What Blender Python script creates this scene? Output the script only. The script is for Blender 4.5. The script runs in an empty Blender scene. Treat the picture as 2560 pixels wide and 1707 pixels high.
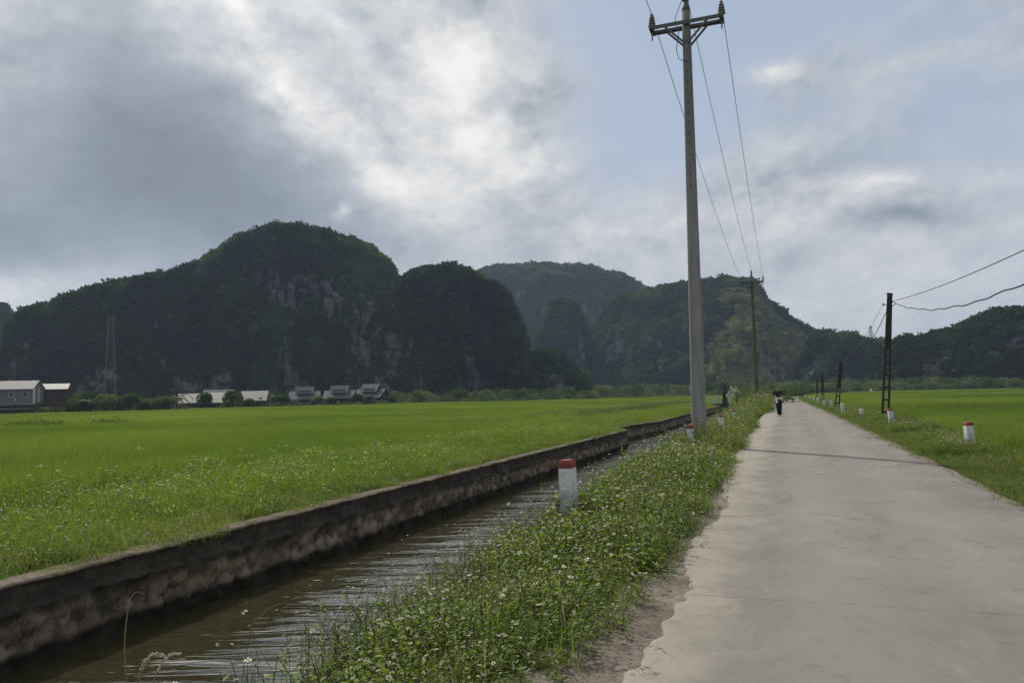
import bpy, bmesh, math, random
import numpy as np
from mathutils import Vector, Matrix
R=math.radians
random.seed(7); rng=np.random.default_rng(11)
sc=bpy.context.scene; COL=sc.collection
# ------------------------------------------------------------------ camera
F,W,H=1850.,2560,1707
PITCH,ROLL,EYE=R(4.14),R(1.3),1.53
fw=np.array([0,math.cos(PITCH),math.sin(PITCH)])
_r0=np.array([1.,0,0]); _u0=np.cross(_r0,fw)
RT=math.cos(ROLL)*_r0-math.sin(ROLL)*_u0; UP=np.cross(RT,fw)
CAM=np.array([0,0,EYE])
cd=bpy.data.cameras.new('camera'); cam=bpy.data.objects.new('camera',cd); COL.objects.link(cam)
cd.sensor_width=36; cd.lens=36*F/W; cd.clip_end=6000; cd.clip_start=.05
M=Matrix(((RT[0],UP[0],-fw[0],0),(RT[1],UP[1],-fw[1],0),(RT[2],UP[2],-fw[2],EYE),(0,0,0,1)))
cam.matrix_world=M; sc.camera=cam
def ray(px,py): return fw+RT*((px-W/2)/F)+UP*((H/2-py)/F)
def at(px,py,D):                       # world point seen at a pixel, at horizontal distance D
    d=ray(px,py); return CAM+d*(D/math.hypot(d[0],d[1]))
def azel(px,py):
    d=ray(px,py); d=d/np.linalg.norm(d); return math.degrees(math.atan2(d[0],d[1])),math.degrees(math.asin(d[2]))
# road frame: s along the road, t to the right of its left edge
AZ=R(20.19); U=np.array([math.sin(AZ),math.cos(AZ)]); V=np.array([U[1],-U[0]])
O=np.array([-.8251,.3034]); SL=.002
def zs(s): return -SL*np.clip(s,-30,260)
def P(s,t,z=0.): return np.array([O[0]+s*U[0]+t*V[0],O[1]+s*U[1]+t*V[1],z+zs(s)])
def PN(s,t,z): s=np.asarray(s,float); t=np.asarray(t,float); return np.stack([O[0]+s*U[0]+t*V[0],O[1]+s*U[1]+t*V[1],np.asarray(z)+zs(s)],-1)
def ST(xy): q=np.asarray(xy)[...,:2]-O; return q@U,q@V
# ------------------------------------------------------------------ light
SUN_AZ,SUN_EL=R(-26.),R(46.)
sd=Vector((math.sin(SUN_AZ)*math.cos(SUN_EL),math.cos(SUN_AZ)*math.cos(SUN_EL),math.sin(SUN_EL)))
sl=bpy.data.lights.new('sun','SUN'); sl.energy=3.0; sl.angle=R(1.4); sl.color=(1,.93,.82)
so=bpy.data.objects.new('sun',sl); COL.objects.link(so); so.rotation_euler=sd.to_track_quat('Z','Y').to_euler(); so.location=(0,0,60)
vs=sc.view_settings; vs.view_transform='Standard'; vs.look='None'; vs.exposure=0; vs.gamma=1; vs.use_curve_mapping=False
sc.cycles.max_bounces=6; sc.cycles.diffuse_bounces=2; sc.cycles.glossy_bounces=2; sc.cycles.transmission_bounces=3; sc.cycles.transparent_max_bounces=6; sc.cycles.volume_bounces=0
sc.cycles.use_denoising=True; sc.cycles.denoising_prefilter='NONE'; sc.cycles.use_adaptive_sampling=False
sc.cycles.sample_clamp_indirect=4
# ------------------------------------------------------------------ node helper
class NT:
    def __init__(s,nt): s.nt=nt; nt.nodes.clear()
    def __call__(s,typ,ins=None,**pr):
        n=s.nt.nodes.new(typ)
        for k,v in pr.items(): setattr(n,k,v)
        for k,v in (ins or {}).items():
            i=n.inputs[k]
            if isinstance(v,bpy.types.NodeSocket): s.nt.links.new(v,i)
            else: i.default_value=v
        return n
    def math(s,op,a,b=0.,c=None,clamp=False):
        d={0:a,1:b}
        if c is not None: d[2]=c
        return s('ShaderNodeMath',d,operation=op,use_clamp=clamp).outputs[0]
    def noise(s,vec,scale,detail=4,rough=.55,out='Fac',dist=0.):
        return s('ShaderNodeTexNoise',{'Vector':vec,'Scale':scale,'Detail':detail,'Roughness':rough,'Distortion':dist}).outputs[out]
    def ramp(s,f,stops,interp='LINEAR'):
        n=s('ShaderNodeValToRGB',{0:f}); e=n.color_ramp.elements; n.color_ramp.interpolation=interp
        while len(e)<len(stops): e.new(.5)
        for q,(p,c) in zip(e,stops): q.position=p; q.color=(*c,1) if len(c)==3 else c
        return n.outputs[0]
    def mix(s,f,a,b,mode='MIX'):
        n=s('ShaderNodeMix',data_type='RGBA',blend_type=mode)
        for k,v in ((0,f),(6,a),(7,b)):
            if isinstance(v,bpy.types.NodeSocket): s.nt.links.new(v,n.inputs[k])
            else: n.inputs[k].default_value=(v if k==0 else (*v,1))
        return n.outputs[2]
    def mapr(s,f,a,b,c=0.,d=1.): return s('ShaderNodeMapRange',{0:f,1:a,2:b,3:c,4:d},interpolation_type='SMOOTHSTEP').outputs[0]
# ------------------------------------------------------------------ sky
def build_sky():
    w=bpy.data.worlds.new('World'); sc.world=w; w.use_nodes=True; n=NT(w.node_tree)
    d=n('ShaderNodeTexCoord').outputs['Generated']
    x=n('ShaderNodeSeparateXYZ',{0:d})
    az=n.math('MULTIPLY',n.math('ARCTAN2',x.outputs[0],x.outputs[1]),57.2958)
    el=n.math('MULTIPLY',n.math('ARCSINE',x.outputs[2]),57.2958)
    fl=n('ShaderNodeMapping',{'Vector':d,'Scale':(1,1,1.5)}).outputs[0]
    ae=n('ShaderNodeCombineXYZ',{0:az,1:el}).outputs[0]
    def warped(sc_,amp,det):
        c=n('ShaderNodeVectorMath',{0:n.noise(fl,sc_,det,.6,'Color'),1:(.5,.5,.5)},operation='SUBTRACT').outputs[0]
        return n('ShaderNodeVectorMath',{0:c,1:(amp,amp*.8,0)},operation='MULTIPLY').outputs[0]
    wv=n('ShaderNodeVectorMath',{0:warped(3.2,9,5),1:warped(11,3.6,6)},operation='ADD').outputs[0]
    P_=n('ShaderNodeVectorMath',{0:ae,1:wv},operation='ADD').outputs[0]
    def blobs(lst,base):
        acc=base
        for (px,py,rx,ry,rot,wt) in lst:
            a,e=azel(px,py); k=.031
            m=n('ShaderNodeMapping',{'Vector':P_,'Location':(a,e,0),'Rotation':(0,0,R(rot)),'Scale':(rx*k,ry*k,1)},vector_type='TEXTURE').outputs[0]
            g=n('ShaderNodeTexGradient',{0:m},gradient_type='QUADRATIC_SPHERE').outputs[0]
            acc=n.math('MULTIPLY_ADD',g,wt,acc)
        return acc
    f1=n.noise(fl,5.5,8,.56); f2=n.noise(fl,14,8,.62)
    def relief(scale,step,rough):                  # cloud billows brighten on the side towards the sun
        wf=n('ShaderNodeVectorMath',{0:fl,1:n('ShaderNodeVectorMath',{0:n.noise(fl,scale*.7,5,.55,'Color'),1:(.9/scale,.9/scale,.9/scale)},operation='MULTIPLY').outputs[0]},operation='ADD').outputs[0]
        sh=n('ShaderNodeVectorMath',{0:wf,1:tuple(sd*step)},operation='ADD').outputs[0]
        return n.math('SUBTRACT',n.noise(wf,scale,7,rough),n.noise(sh,scale,7,rough))
    rel=n.math('ADD',n.math('MULTIPLY',relief(4.6,.055,.54),1.12),n.math('ADD',n.math('MULTIPLY',relief(13,.018,.58),.65),n.math('MULTIPLY',relief(30,.008,.6),.40)))
    # brightness of the cloud: position, size, tilt, weight
    Vb=blobs([(300,330,860,560,-20,-.46),(60,600,760,330,5,-.24),(620,500,600,330,-20,-.22),(20,20,330,260,0,.26),(430,60,300,200,0,.16),(140,300,200,260,0,.06),
        (590,30,190,90,-50,.42),(690,205,190,110,-20,.34),(800,300,600,100,-42,.32),(980,430,520,190,-32,.28),(1060,110,380,90,-45,.26),(1200,330,330,150,-40,.5),(1120,480,420,110,-10,.14),(1170,150,190,120,-10,.36),
        (930,270,360,80,-52,-.20),(980,260,620,380,-20,.20),(1360,430,260,160,-25,.36),(1290,520,260,170,0,-.16),(980,620,640,130,-8,-.12),(1410,500,150,120,0,-.30),
        (0,745,420,110,0,.36),(820,545,70,40,0,.42),(1600,620,560,160,0,.16),(2170,462,300,85,6,.50),(2260,560,280,75,0,-.42),(1950,580,320,110,0,.14),
        (2000,760,560,150,0,.08),(1930,210,210,60,0,.22),(1880,350,160,60,-20,.10),(2450,700,400,160,0,.16)],.63)
    calm=n.math('MULTIPLY',n.mapr(Vb,.25,.80,.28,1.),n.mapr(el,2.,17.,.45,1.))
    v=n.math('ADD',Vb,n.math('MULTIPLY',calm,n.math('ADD',rel,n.math('ADD',n.math('MULTIPLY_ADD',f1,.50,-.25),n.math('MULTIPLY_ADD',f2,.30,-.15)))))
    # brightening of the thin cloud round the sun, above the frame
    sun=n('ShaderNodeVectorMath',{0:d,1:tuple(sd)},operation='DOT_PRODUCT').outputs['Value']
    glow=n.math('POWER',n.math('MAXIMUM',sun,0.),55.)
    cloud=n.ramp(n.math('MULTIPLY',v,.83),[(.0,(.185,.21,.235)),(.19,(.25,.29,.34)),(.38,(.37,.41,.47)),(.56,(.55,.57,.605)),(.80,(.77,.77,.76)),(1.,(.92,.91,.88))])
    # how much cloud covers the blue
    Cb=blobs([(1560,120,620,420,0,-.75),(1950,60,900,420,0,-.55),(2450,330,520,500,0,-.42),(1640,390,430,240,0,-.50),(760,0,110,60,-40,-.5),
        (600,300,1300,700,0,.5),(1190,160,260,170,-30,.55),(1290,300,330,260,-30,.55),(2160,520,420,200,0,.5),(1700,640,900,200,0,.35),(1960,210,200,55,8,.55),(2300,165,330,40,6,.4)],.72)
    c=n.math('ADD',Cb,n.math('MULTIPLY_ADD',f1,.8,-.4)); c=n.math('ADD',c,n.math('MULTIPLY_ADD',f2,.3,-.15)); cov=n.mapr(c,.15,.85)
    sky=n('ShaderNodeTexSky',sky_type='NISHITA',sun_disc=False,sun_elevation=SUN_EL,sun_rotation=SUN_AZ,air_density=1.0,dust_density=2.5,ozone_density=1).outputs[0]
    blue=n.mix(.15,n.ramp(n.math('DIVIDE',el,40.),[(0,(5.4,5.9,6.7)),(.45,(4.3,5.1,6.3)),(1,(3.7,4.6,6.0))]),sky)
    cl10=n('ShaderNodeVectorMath',{0:cloud,1:(10,10,10)},operation='MULTIPLY').outputs[0]
    col=n.mix(cov,blue,cl10)
    gl=n('ShaderNodeCombineXYZ',{0:n.math('MULTIPLY',glow,40.),1:n.math('MULTIPLY',glow,38.),2:n.math('MULTIPLY',glow,34.)}).outputs[0]
    col=n('ShaderNodeVectorMath',{0:col,1:gl},operation='ADD').outputs[0]
    b=n('ShaderNodeBackground',{'Color':col,'Strength':.1})
    n('ShaderNodeOutputWorld',{0:b.outputs[0]})
    w.cycles.sampling_method='MANUAL'; w.cycles.sample_map_resolution=512
build_sky()
# ------------------------------------------------------------------ mesh helpers
def tag(o,label=None,cat=None,group=None,kind=None):
    for k,v in (('label',label),('category',cat),('group',group),('kind',kind)):
        if v: o[k]=v
    return o
def link(o,parent=None):
    COL.objects.link(o)
    if parent: o.parent=parent
    return o
def empty(name,loc,rz=0.,label=None,cat=None,group=None):
    o=bpy.data.objects.new(name,None); o.empty_display_size=.3; o.location=Vector(loc); o.rotation_euler=(0,0,rz); link(o); return tag(o,label,cat,group)
def mesh_np(name,v,q,mats,mi=None,smooth=False,parent=None,col=True):
    v=np.asarray(v,np.float32).reshape(-1,3); q=np.asarray(q,np.int32); k=q.shape[1]
    me=bpy.data.meshes.new(name); me.vertices.add(len(v)); me.vertices.foreach_set('co',v.ravel())
    me.loops.add(q.size); me.loops.foreach_set('vertex_index',q.ravel()); me.polygons.add(len(q)); me.polygons.foreach_set('loop_start',np.arange(0,q.size,k,dtype=np.int32))
    for m in (mats if isinstance(mats,(list,tuple)) else [mats]): me.materials.append(m)
    if mi is not None: me.polygons.foreach_set('material_index',np.asarray(mi,np.int32))
    if smooth: me.polygons.foreach_set('use_smooth',np.ones(len(q),bool))
    me.update(calc_edges=True); me.validate()
    o=bpy.data.objects.new(name,me)
    if col: link(o,parent)
    return o
def grid_faces(a,b):
    i=np.arange(a*b).reshape(a,b); return np.stack([i[:-1,:-1],i[1:,:-1],i[1:,1:],i[:-1,1:]],-1).reshape(-1,4)
class MB:                                # collects shapes into ONE mesh
    def __init__(s): s.bm=bmesh.new()
    def box(s,c,d,rz=0.,m=0,rx=0.,ry=0.,taper=1.):
        g=bmesh.ops.create_cube(s.bm,size=1.); T=Matrix.Translation(Vector(c))@Matrix.Rotation(rz,4,'Z')@Matrix.Rotation(ry,4,'Y')@Matrix.Rotation(rx,4,'X')
        for v in g['verts']:
            k=taper if v.co.z>0 else 1.
            v.co=T@Vector((v.co.x*d[0]*k,v.co.y*d[1]*k,v.co.z*d[2]))
        s._m(g['verts'],m); return s
    def _m(s,vs,m):
        if m:
            for f in {f for v in vs for f in v.link_faces}: f.material_index=m
    def lathe(s,prof,c=(0,0,0),n=16,m=0,T=None,smooth=True,cap=True):
        T=T or Matrix.Translation(Vector(c)); rings=[]
        for r,z in prof: rings.append([s.bm.verts.new(T@Vector((r*math.cos(2*math.pi*i/n),r*math.sin(2*math.pi*i/n),z))) for i in range(n)])
        fs=[]
        for a,b in zip(rings,rings[1:]):
            for i in range(n): fs.append(s.bm.faces.new((a[i],a[(i+1)%n],b[(i+1)%n],b[i])))
        if cap:
            fs.append(s.bm.faces.new(rings[-1])); fs.append(s.bm.faces.new(rings[0][::-1]))
        for f in fs: f.material_index=m; f.smooth=smooth
        return s
    def tube(s,pts,r,n=6,m=0,smooth=True):
        pts=[Vector(p) for p in pts]; rs=r if isinstance(r,(list,tuple)) else [r]*len(pts); rings=[]
        for i,p in enumerate(pts):
            t=(pts[min(i+1,len(pts)-1)]-pts[max(i-1,0)]).normalized(); a=t.orthogonal().normalized() if i==0 else (a-a.dot(t)*t).normalized(); b=t.cross(a)
            rings.append([s.bm.verts.new(p+rs[i]*(math.cos(2*math.pi*k/n)*a+math.sin(2*math.pi*k/n)*b)) for k in range(n)])
        fs=[]
        for a_,b_ in zip(rings,rings[1:]):
            for i in range(n): fs.append(s.bm.faces.new((a_[i],a_[(i+1)%n],b_[(i+1)%n],b_[i])))
        fs+= [s.bm.faces.new(rings[-1]),s.bm.faces.new(rings[0][::-1])]
        for f in fs: f.material_index=m; f.smooth=smooth
        return s
    def bar(s,a,b,w,h,m=0):
        a,b=Vector(a),Vector(b); d=b-a; L=d.length; T=Matrix.Translation((a+b)/2)@d.to_track_quat('X','Z').to_matrix().to_4x4()
        g=bmesh.ops.create_cube(s.bm,size=1.)
        for v in g['verts']: v.co=T@Vector((v.co.x*L,v.co.y*w,v.co.z*h))
        s._m(g['verts'],m); return s
    def poly(s,vs,fs,m=0):
        b=[s.bm.verts.new(Vector(v)) for v in vs]
        for f in fs:
            q=s.bm.faces.new([b[i] for i in f]); q.material_index=m
        return s
    def build(s,name,mats,parent=None,bevel=0.,loc=None):
        bmesh.ops.recalc_face_normals(s.bm,faces=s.bm.faces[:])
        me=bpy.data.meshes.new(name); s.bm.to_mesh(me); s.bm.free()
        for m in (mats if isinstance(mats,(list,tuple)) else [mats]): me.materials.append(m)
        o=bpy.data.objects.new(name,me); link(o,parent)
        if loc is not None: o.location=Vector(loc)
        if bevel:
            b=o.modifiers.new('bevel','BEVEL'); b.width=bevel; b.segments=2; b.limit_method='ANGLE'
        return o
def copy_tree(o,parent=None):
    c=o.copy(); COL.objects.link(c)
    if parent: c.parent=parent
    for ch in [x for x in bpy.data.objects if x.parent==o]: copy_tree(ch,c)
    return c
# value noise in numpy
def _h(ix,iy,iz,seed):
    n=(ix*374761393+iy*668265263+iz*2147483647+seed*974634777)&0xffffffff
    n=((n^(n>>13))*1274126177)&0xffffffff; n=n^(n>>16); return (n&0xffff)/65535.
def vnoise(p,seed=0):
    p=np.asarray(p,float); i=np.floor(p).astype(np.int64); f=p-i; f=f*f*(3-2*f); r=0
    for dx in (0,1):
        for dy in (0,1):
            for dz in (0,1):
                w=(f[...,0] if dx else 1-f[...,0])*(f[...,1] if dy else 1-f[...,1])*(f[...,2] if dz else 1-f[...,2])
                r=r+w*_h(i[...,0]+dx,i[...,1]+dy,i[...,2]+dz,seed)
    return r*2-1
def fbm(p,seed=0,oct=4,gain=.5):
    a,s,r=1.,1.,0
    for k in range(oct): r=r+a*vnoise(np.asarray(p)*s,seed+k); a*=gain; s*=2.03
    return r
def worley(x,y,seed=0):
    ix=np.floor(x).astype(np.int64); iy=np.floor(y).astype(np.int64); d1=np.full(x.shape,9.); d2=d1.copy(); cid=np.zeros(x.shape)
    for dx in (-1,0,1):
        for dy in (-1,0,1):
            cx=ix+dx; cy=iy+dy; fx=cx+_h(cx,cy,cx*0,seed); fy=cy+_h(cx,cy,cx*0+1,seed); d=np.hypot(x-fx,y-fy); c=_h(cx,cy,cx*0+2,seed)
            near=d<d1; d2=np.where(near,d1,np.minimum(d2,d)); cid=np.where(near,c,cid); d1=np.where(near,d,d1)
    return d1,d2,cid
# ------------------------------------------------------------------ materials
def material(name,fn):
    m=bpy.data.materials.new(name); m.use_nodes=True; n=NT(m.node_tree); sh=fn(n); o=n('ShaderNodeOutputMaterial',{0:sh}); return m
def pos(n): return n('ShaderNodeNewGeometry').outputs['Position']
def objc(n): return n('ShaderNodeTexCoord').outputs['Object']
def bsdf(n,col,rough=.8,bump=None,bs=.3,bd=.02,spec=.3,metal=0.):
    d={'Base Color':col if isinstance(col,bpy.types.NodeSocket) else (*col,1),'Roughness':rough,'Specular IOR Level':spec,'Metallic':metal}
    if bump is not None: d['Normal']=n('ShaderNodeBump',{'Strength':bs,'Distance':bd,'Height':bump}).outputs[0]
    return n('ShaderNodeBsdfPrincipled',d).outputs[0]
def foliage(name,ca,cb,trans=.4,tcol=None,nscale=.3,rough=.55,spec=.25,rand=.35):
    def f(n):
        p=pos(n); oi=n('ShaderNodeObjectInfo').outputs['Random']; fac=n.noise(p,nscale,3,.6); fac=n.mapr(fac,.3,.7)
        fac=n.math('ADD',n.math('MULTIPLY',fac,1-rand),n.math('MULTIPLY',oi,rand))
        c=n.mix(fac,ca,cb)
        b=bsdf(n,c,rough,spec=spec)
        tc=n.mix(1.,c,tcol or (2.2,2.2,1.2),'MULTIPLY')
        t=n('ShaderNodeBsdfTranslucent',{0:tc}).outputs[0]
        return n('ShaderNodeMixShader',{0:trans,1:b,2:t}).outputs[0]
    return material(name,f)
def plain(name,c,rough=.7,var=.15,scale=6.,spec=.3,metal=0.,bump=0.):
    def f(n):
        p=objc(n); k=n.noise(p,scale,5,.6); col=n.mix(k,tuple(x*(1-var*1.6) for x in c),tuple(min(1,x*(1+var*1.6)) for x in c))
        return bsdf(n,col,rough,k if bump else None,bump,.02,spec,metal)
    return material(name,f)
M_={}
def concrete_road(n):
    g=pos(n); x=n('ShaderNodeMapping',{'Vector':g,'Rotation':(0,0,AZ)}).outputs[0]        # y runs along the road
    big=n.noise(g,.35,6,.62); mid=n.noise(n('ShaderNodeMapping',{'Vector':x,'Scale':(1,.45,1)}).outputs[0],1.7,6,.65); fine=n.noise(g,55,5,.7); grit=n.noise(g,230,3,.7)
    c=n.ramp(big,[(.3,(.160,.149,.129)),(.45,(.202,.190,.165)),(.6,(.226,.214,.187)),(.7,(.252,.240,.209))])
    c=n.mix(n.mapr(mid,.5,.72,0,.6),c,(.31,.288,.245)); c=n.mix(n.mapr(mid,.30,.45,.55,0.),c,(.145,.125,.112))
    t=n.math('ADD',n('ShaderNodeSeparateXYZ',{0:x}).outputs[0],.879); tn=n.math('MULTIPLY_ADD',n.noise(g,1.1,6,.65),1.5,t)
    c=n.mix(n.mapr(tn,.75,1.35,.75,0.),c,(.36,.325,.265))                        # sand blown over the left edge
    for t0 in (1.15,2.45): c=n.mix(n.mapr(n.math('ABSOLUTE',n.math('SUBTRACT',n.math('MULTIPLY_ADD',n.noise(g,.4,3),.5,t),t0+.25)),.1,.5,.22,0.),c,(.30,.285,.25))   # wheel tracks
    sp=n.noise(g,3.4,7,.72); c=n.mix(n.mapr(sp,.56,.66,0,.45),c,(.125,.110,.095)); c=n.mix(n.mapr(n.noise(g,7.5,6,.75),.60,.68,0,.5),c,(.33,.31,.27))
    c=n.mix(n.mapr(fine,.3,.75,.0,.35),c,(.15,.138,.118)); c=n.mix(n.mapr(grit,.55,.8,0,.35),c,(.36,.34,.30))
    sy=n('ShaderNodeSeparateXYZ',{0:x}).outputs[1]; wob=n.math('MULTIPLY_ADD',n.noise(g,1.3,4),.10,sy)
    j=n.math('ABSOLUTE',n.math('SUBTRACT',n.math('FRACT',n.math('DIVIDE',n.math('ADD',wob,1.9),5.2)),.5)); jm=n.mapr(j,.0,.0036,.6,0.)
    jm=n.math('MULTIPLY',jm,n.mapr(n.noise(g,2.2,3),.38,.56))
    cr=n('ShaderNodeTexVoronoi',{'Vector':n('ShaderNodeVectorMath',{0:g,1:n('ShaderNodeVectorMath',{0:n.noise(g,.9,5,.6,'Color'),1:(1.6,1.6,0)},operation='MULTIPLY').outputs[0]},operation='ADD').outputs[0],'Scale':.17},feature='DISTANCE_TO_EDGE').outputs[0]
    cm=n.math('MULTIPLY',n.mapr(cr,0.,.0036,.8,0.),n.mapr(n.noise(g,.5,2),.46,.54))
    c=n.mix(n.math('MAXIMUM',jm,cm),c,(.09,.08,.07))
    h=n.math('ADD',n.math('MULTIPLY',fine,.5),n.math('MULTIPLY',grit,.4))
    return bsdf(n,c,.88,h,.35,.006,.25)
M_['road']=material('road_concrete',concrete_road)
def dirt(n):
    g=pos(n); a=n.noise(g,1.5,6,.65); b=n.noise(g,14,6,.7); d=n.noise(g,70,4,.75)
    c=n.ramp(a,[(.3,(.135,.113,.09)),(.5,(.23,.20,.165)),(.7,(.33,.295,.25))]); c=n.mix(n.mapr(b,.45,.7,0,.6),c,(.095,.072,.052)); c=n.mix(n.mapr(d,.5,.75,0,.5),c,(.40,.36,.31))
    return bsdf(n,c,.95,n.math('ADD',b,n.math('MULTIPLY',d,.6)),.8,.025,.1)
M_['dirt']=material('sandy_dirt',dirt)
def soil(n):
    g=pos(n); a=n.noise(g,.08,5,.6); b=n.noise(g,2.2,6,.7)
    c=n.ramp(a,[(.35,(.040,.050,.018)),(.6,(.055,.066,.025))]); c=n.mix(n.mapr(b,.45,.75,0,.7),c,(.06,.052,.03))
    return bsdf(n,c,.95,b,.6,.05,.05)
M_['soil']=material('grassy_soil',soil)
def water(n):
    g=pos(n)
    w1=n.noise(n('ShaderNodeMapping',{'Vector':g,'Rotation':(0,0,R(6)),'Scale':(.45,2.0,1)}).outputs[0],1.25,4,.5,dist=.7)
    w2=n.noise(n('ShaderNodeMapping',{'Vector':g,'Rotation':(0,0,R(-9)),'Scale':(.6,2.2,1)}).outputs[0],6.5,2,.5)
    calm=n.mapr(n.noise(g,.35,2),.3,.62,.55,1.)
    h=n.math('MULTIPLY',n.math('ADD',w1,n.math('MULTIPLY',w2,.12)),calm)
    c=n.mix(n.noise(g,.5,3),(.028,.025,.011),(.046,.042,.020))
    nn=n('ShaderNodeBump',{'Strength':.95,'Distance':.06,'Height':h}).outputs[0]
    return n('ShaderNodeBsdfPrincipled',{'Base Color':c,'Roughness':.05,'IOR':2.2,'Normal':nn,'Specular IOR Level':.5}).outputs[0]
M_['water']=material('canal_water',water)
def masonry(n):
    g=n('ShaderNodeTexCoord').outputs['Object']; uv=g; z=n('ShaderNodeSeparateXYZ',{0:g}).outputs[2]
    cell=n('ShaderNodeAttribute',attribute_name='cell').outputs['Fac']; edge=n('ShaderNodeAttribute',attribute_name='edge').outputs['Fac']
    a=n.noise(g,1.1,6,.7); b=n.noise(g,9,6,.7); d=n.noise(g,40,4,.7)
    stone=n.mix(cell,(.10,.078,.055),(.29,.232,.170)); stone=n.mix(n.mapr(b,.4,.7,0,.5),stone,(.14,.12,.095)); stone=n.mix(n.mapr(d,.52,.7,0,.7),stone,(.05,.042,.033))
    c=n.mix(n.mapr(edge,.0,.16,.6,0.),stone,(.03,.026,.02))
    hi=n.mapr(n.math('MULTIPLY_ADD',a,.35,z),-.36,-.22)                     # dark weathered upper band
    c=n.mix(n.math('MULTIPLY',hi,n.mapr(b,.3,.55,.93,.72)),c,(.022,.021,.018))
    c=n.mix(n.math('MULTIPLY',n.mapr(a,.56,.66,0,.5),n.mapr(b,.5,.62)),c,(.17,.175,.17))   # pale lichen
    c=n.mix(n.mapr(n.noise(g,2.7,4),.60,.7,0,.6),c,(.035,.05,.015)); c=n.mix(n.mapr(n.noise(g,4.3,5,.7),.45,.68,0,.8),c,(.028,.025,.02))
    wet=n.mapr(n.math('MULTIPLY_ADD',b,.10,z),-.74,-.64,1.,0.); c=n.mix(n.math('MULTIPLY',wet,.9),c,(.010,.009,.006))
    return bsdf(n,c,.9,n.math('ADD',b,n.math('MULTIPLY',d,.5)),.7,.03,.2)
M_['masonry']=material('wall_masonry',masonry)
def coping(n):
    g=pos(n); a=n.noise(g,1.3,5,.7); b=n.noise(g,16,6,.7)
    c=n.ramp(a,[(.3,(.105,.085,.062)),(.55,(.175,.147,.113)),(.75,(.26,.225,.18))]); c=n.mix(n.mapr(b,.45,.65,0,.75),c,(.085,.068,.042)); c=n.mix(n.mapr(n.noise(g,3,3),.58,.68,0,.7),c,(.05,.06,.02))
    return bsdf(n,c,.95,b,.6,.02,.1)
M_['coping']=material('coping_concrete',coping)
def pole_concrete(n):
    g=objc(n); a=n.noise(n('ShaderNodeMapping',{'Vector':g,'Scale':(3,3,.35)}).outputs[0],2.6,6,.65); b=n.noise(g,45,5,.7); z=n('ShaderNodeSeparateXYZ',{0:g}).outputs[2]
    c=n.ramp(a,[(.3,(.175,.178,.164)),(.5,(.25,.252,.235)),(.72,(.33,.33,.305))]); c=n.mix(n.mapr(b,.45,.75,0,.5),c,(.105,.11,.105)); c=n.mix(n.mapr(n.math('MULTIPLY_ADD',a,2.,z),6.5,12.,0,.45),c,(.085,.085,.075))
    return bsdf(n,c,.9,b,.3,.01,.15)
M_['pole']=material('pole_concrete',pole_concrete)
M_['pole_brown']=plain('mossy_pole_concrete',(.105,.095,.06),.9,.3,3,.1)
M_['pole_dark']=plain('blackened_concrete',(.045,.04,.034),.95,.35,5,.1,bump=.3)
M_['pole_grey']=plain('far_pole_concrete',(.16,.16,.15),.9,.2,3,.1)
M_['steel']=plain('weathered_steel',(.10,.105,.095),.6,.25,9,.4,.5)
M_['steel_light']=plain('galvanised_steel',(.20,.20,.19),.5,.15,9,.4,.4)
M_['porcelain']=plain('dusty_porcelain',(.17,.16,.14),.45,.3,14,.4)
M_['hole']=plain('hole_shadow',(.03,.03,.03),.9)
M_['wire']=plain('wire_black',(.035,.035,.036),.6)
M_['wire_grey']=plain('wire_aluminium',(.11,.12,.125),.5)
def white_paint(n):
    g=objc(n); z=n('ShaderNodeSeparateXYZ',{0:g}).outputs[2]; ri=n('ShaderNodeObjectInfo').outputs['Random']
    q=n('ShaderNodeVectorMath',{0:g,1:n('ShaderNodeCombineXYZ',{0:n.math('MULTIPLY',ri,40.)}).outputs[0]},operation='ADD').outputs[0]
    a=n.noise(q,9,6,.7); b=n.noise(q,38,5,.7); st=n.noise(n('ShaderNodeMapping',{'Vector':q,'Scale':(1,1,.12)}).outputs[0],22,4,.6)
    c=n.mix(n.mapr(st,.4,.75,0,.35),(.66,.67,.66),(.42,.44,.42)); low=n.mapr(n.math('MULTIPLY_ADD',a,-.6,z),-.05,.25,1.,0.)
    c=n.mix(n.math('MULTIPLY',low,.55),c,(.24,.23,.18)); c=n.mix(n.mapr(n.math('MULTIPLY_ADD',a,.4,b),.76,.82,0,.85),c,(.20,.20,.18))
    return bsdf(n,c,.75,b,.2,.004,.3)
M_['white']=material('chipped_white_paint',white_paint)
def red_paint(n):
    g=objc(n); a=n.noise(g,30,5,.7); c=n.mix(n.mapr(a,.35,.7),(.19,.034,.027),(.27,.068,.050)); return bsdf(n,c,.7,a,.2,.004,.3)
M_['red']=material('faded_red_paint',red_paint)
# foliage
M_['rice']=foliage('rice_blades',(.076,.134,.022),(.184,.234,.044),.45,(1.9,1.9,1.1),.035,.5,.2,.15)
M_['grass']=foliage('verge_grass',(.090,.150,.020),(.158,.205,.036),.42,(2.0,2.0,1.1),.25,.55,.2)
M_['grass_dark']=foliage('short_grass',(.100,.150,.028),(.150,.180,.048),.35,(1.8,1.9,1.1),.5,.6,.15)
M_['weed']=foliage('weed_leaves',(.070,.130,.018),(.185,.245,.036),.42,(2.0,2.1,.9),.9,.5,.3,.45)
M_['weed_pale']=foliage('pale_weed_leaves',(.095,.150,.024),(.20,.25,.045),.42,(1.9,2.0,.9),.9,.5,.3,.45)
M_['weed_dark']=foliage('dark_weed_leaves',(.045,.075,.018),(.085,.105,.030),.3,None,.8)
M_['stem']=foliage('weed_stems',(.07,.075,.03),(.10,.07,.035),.2)
M_['straw']=foliage('dry_grass',(.22,.18,.09),(.30,.25,.14),.4,(1.6,1.5,1.2))
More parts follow.
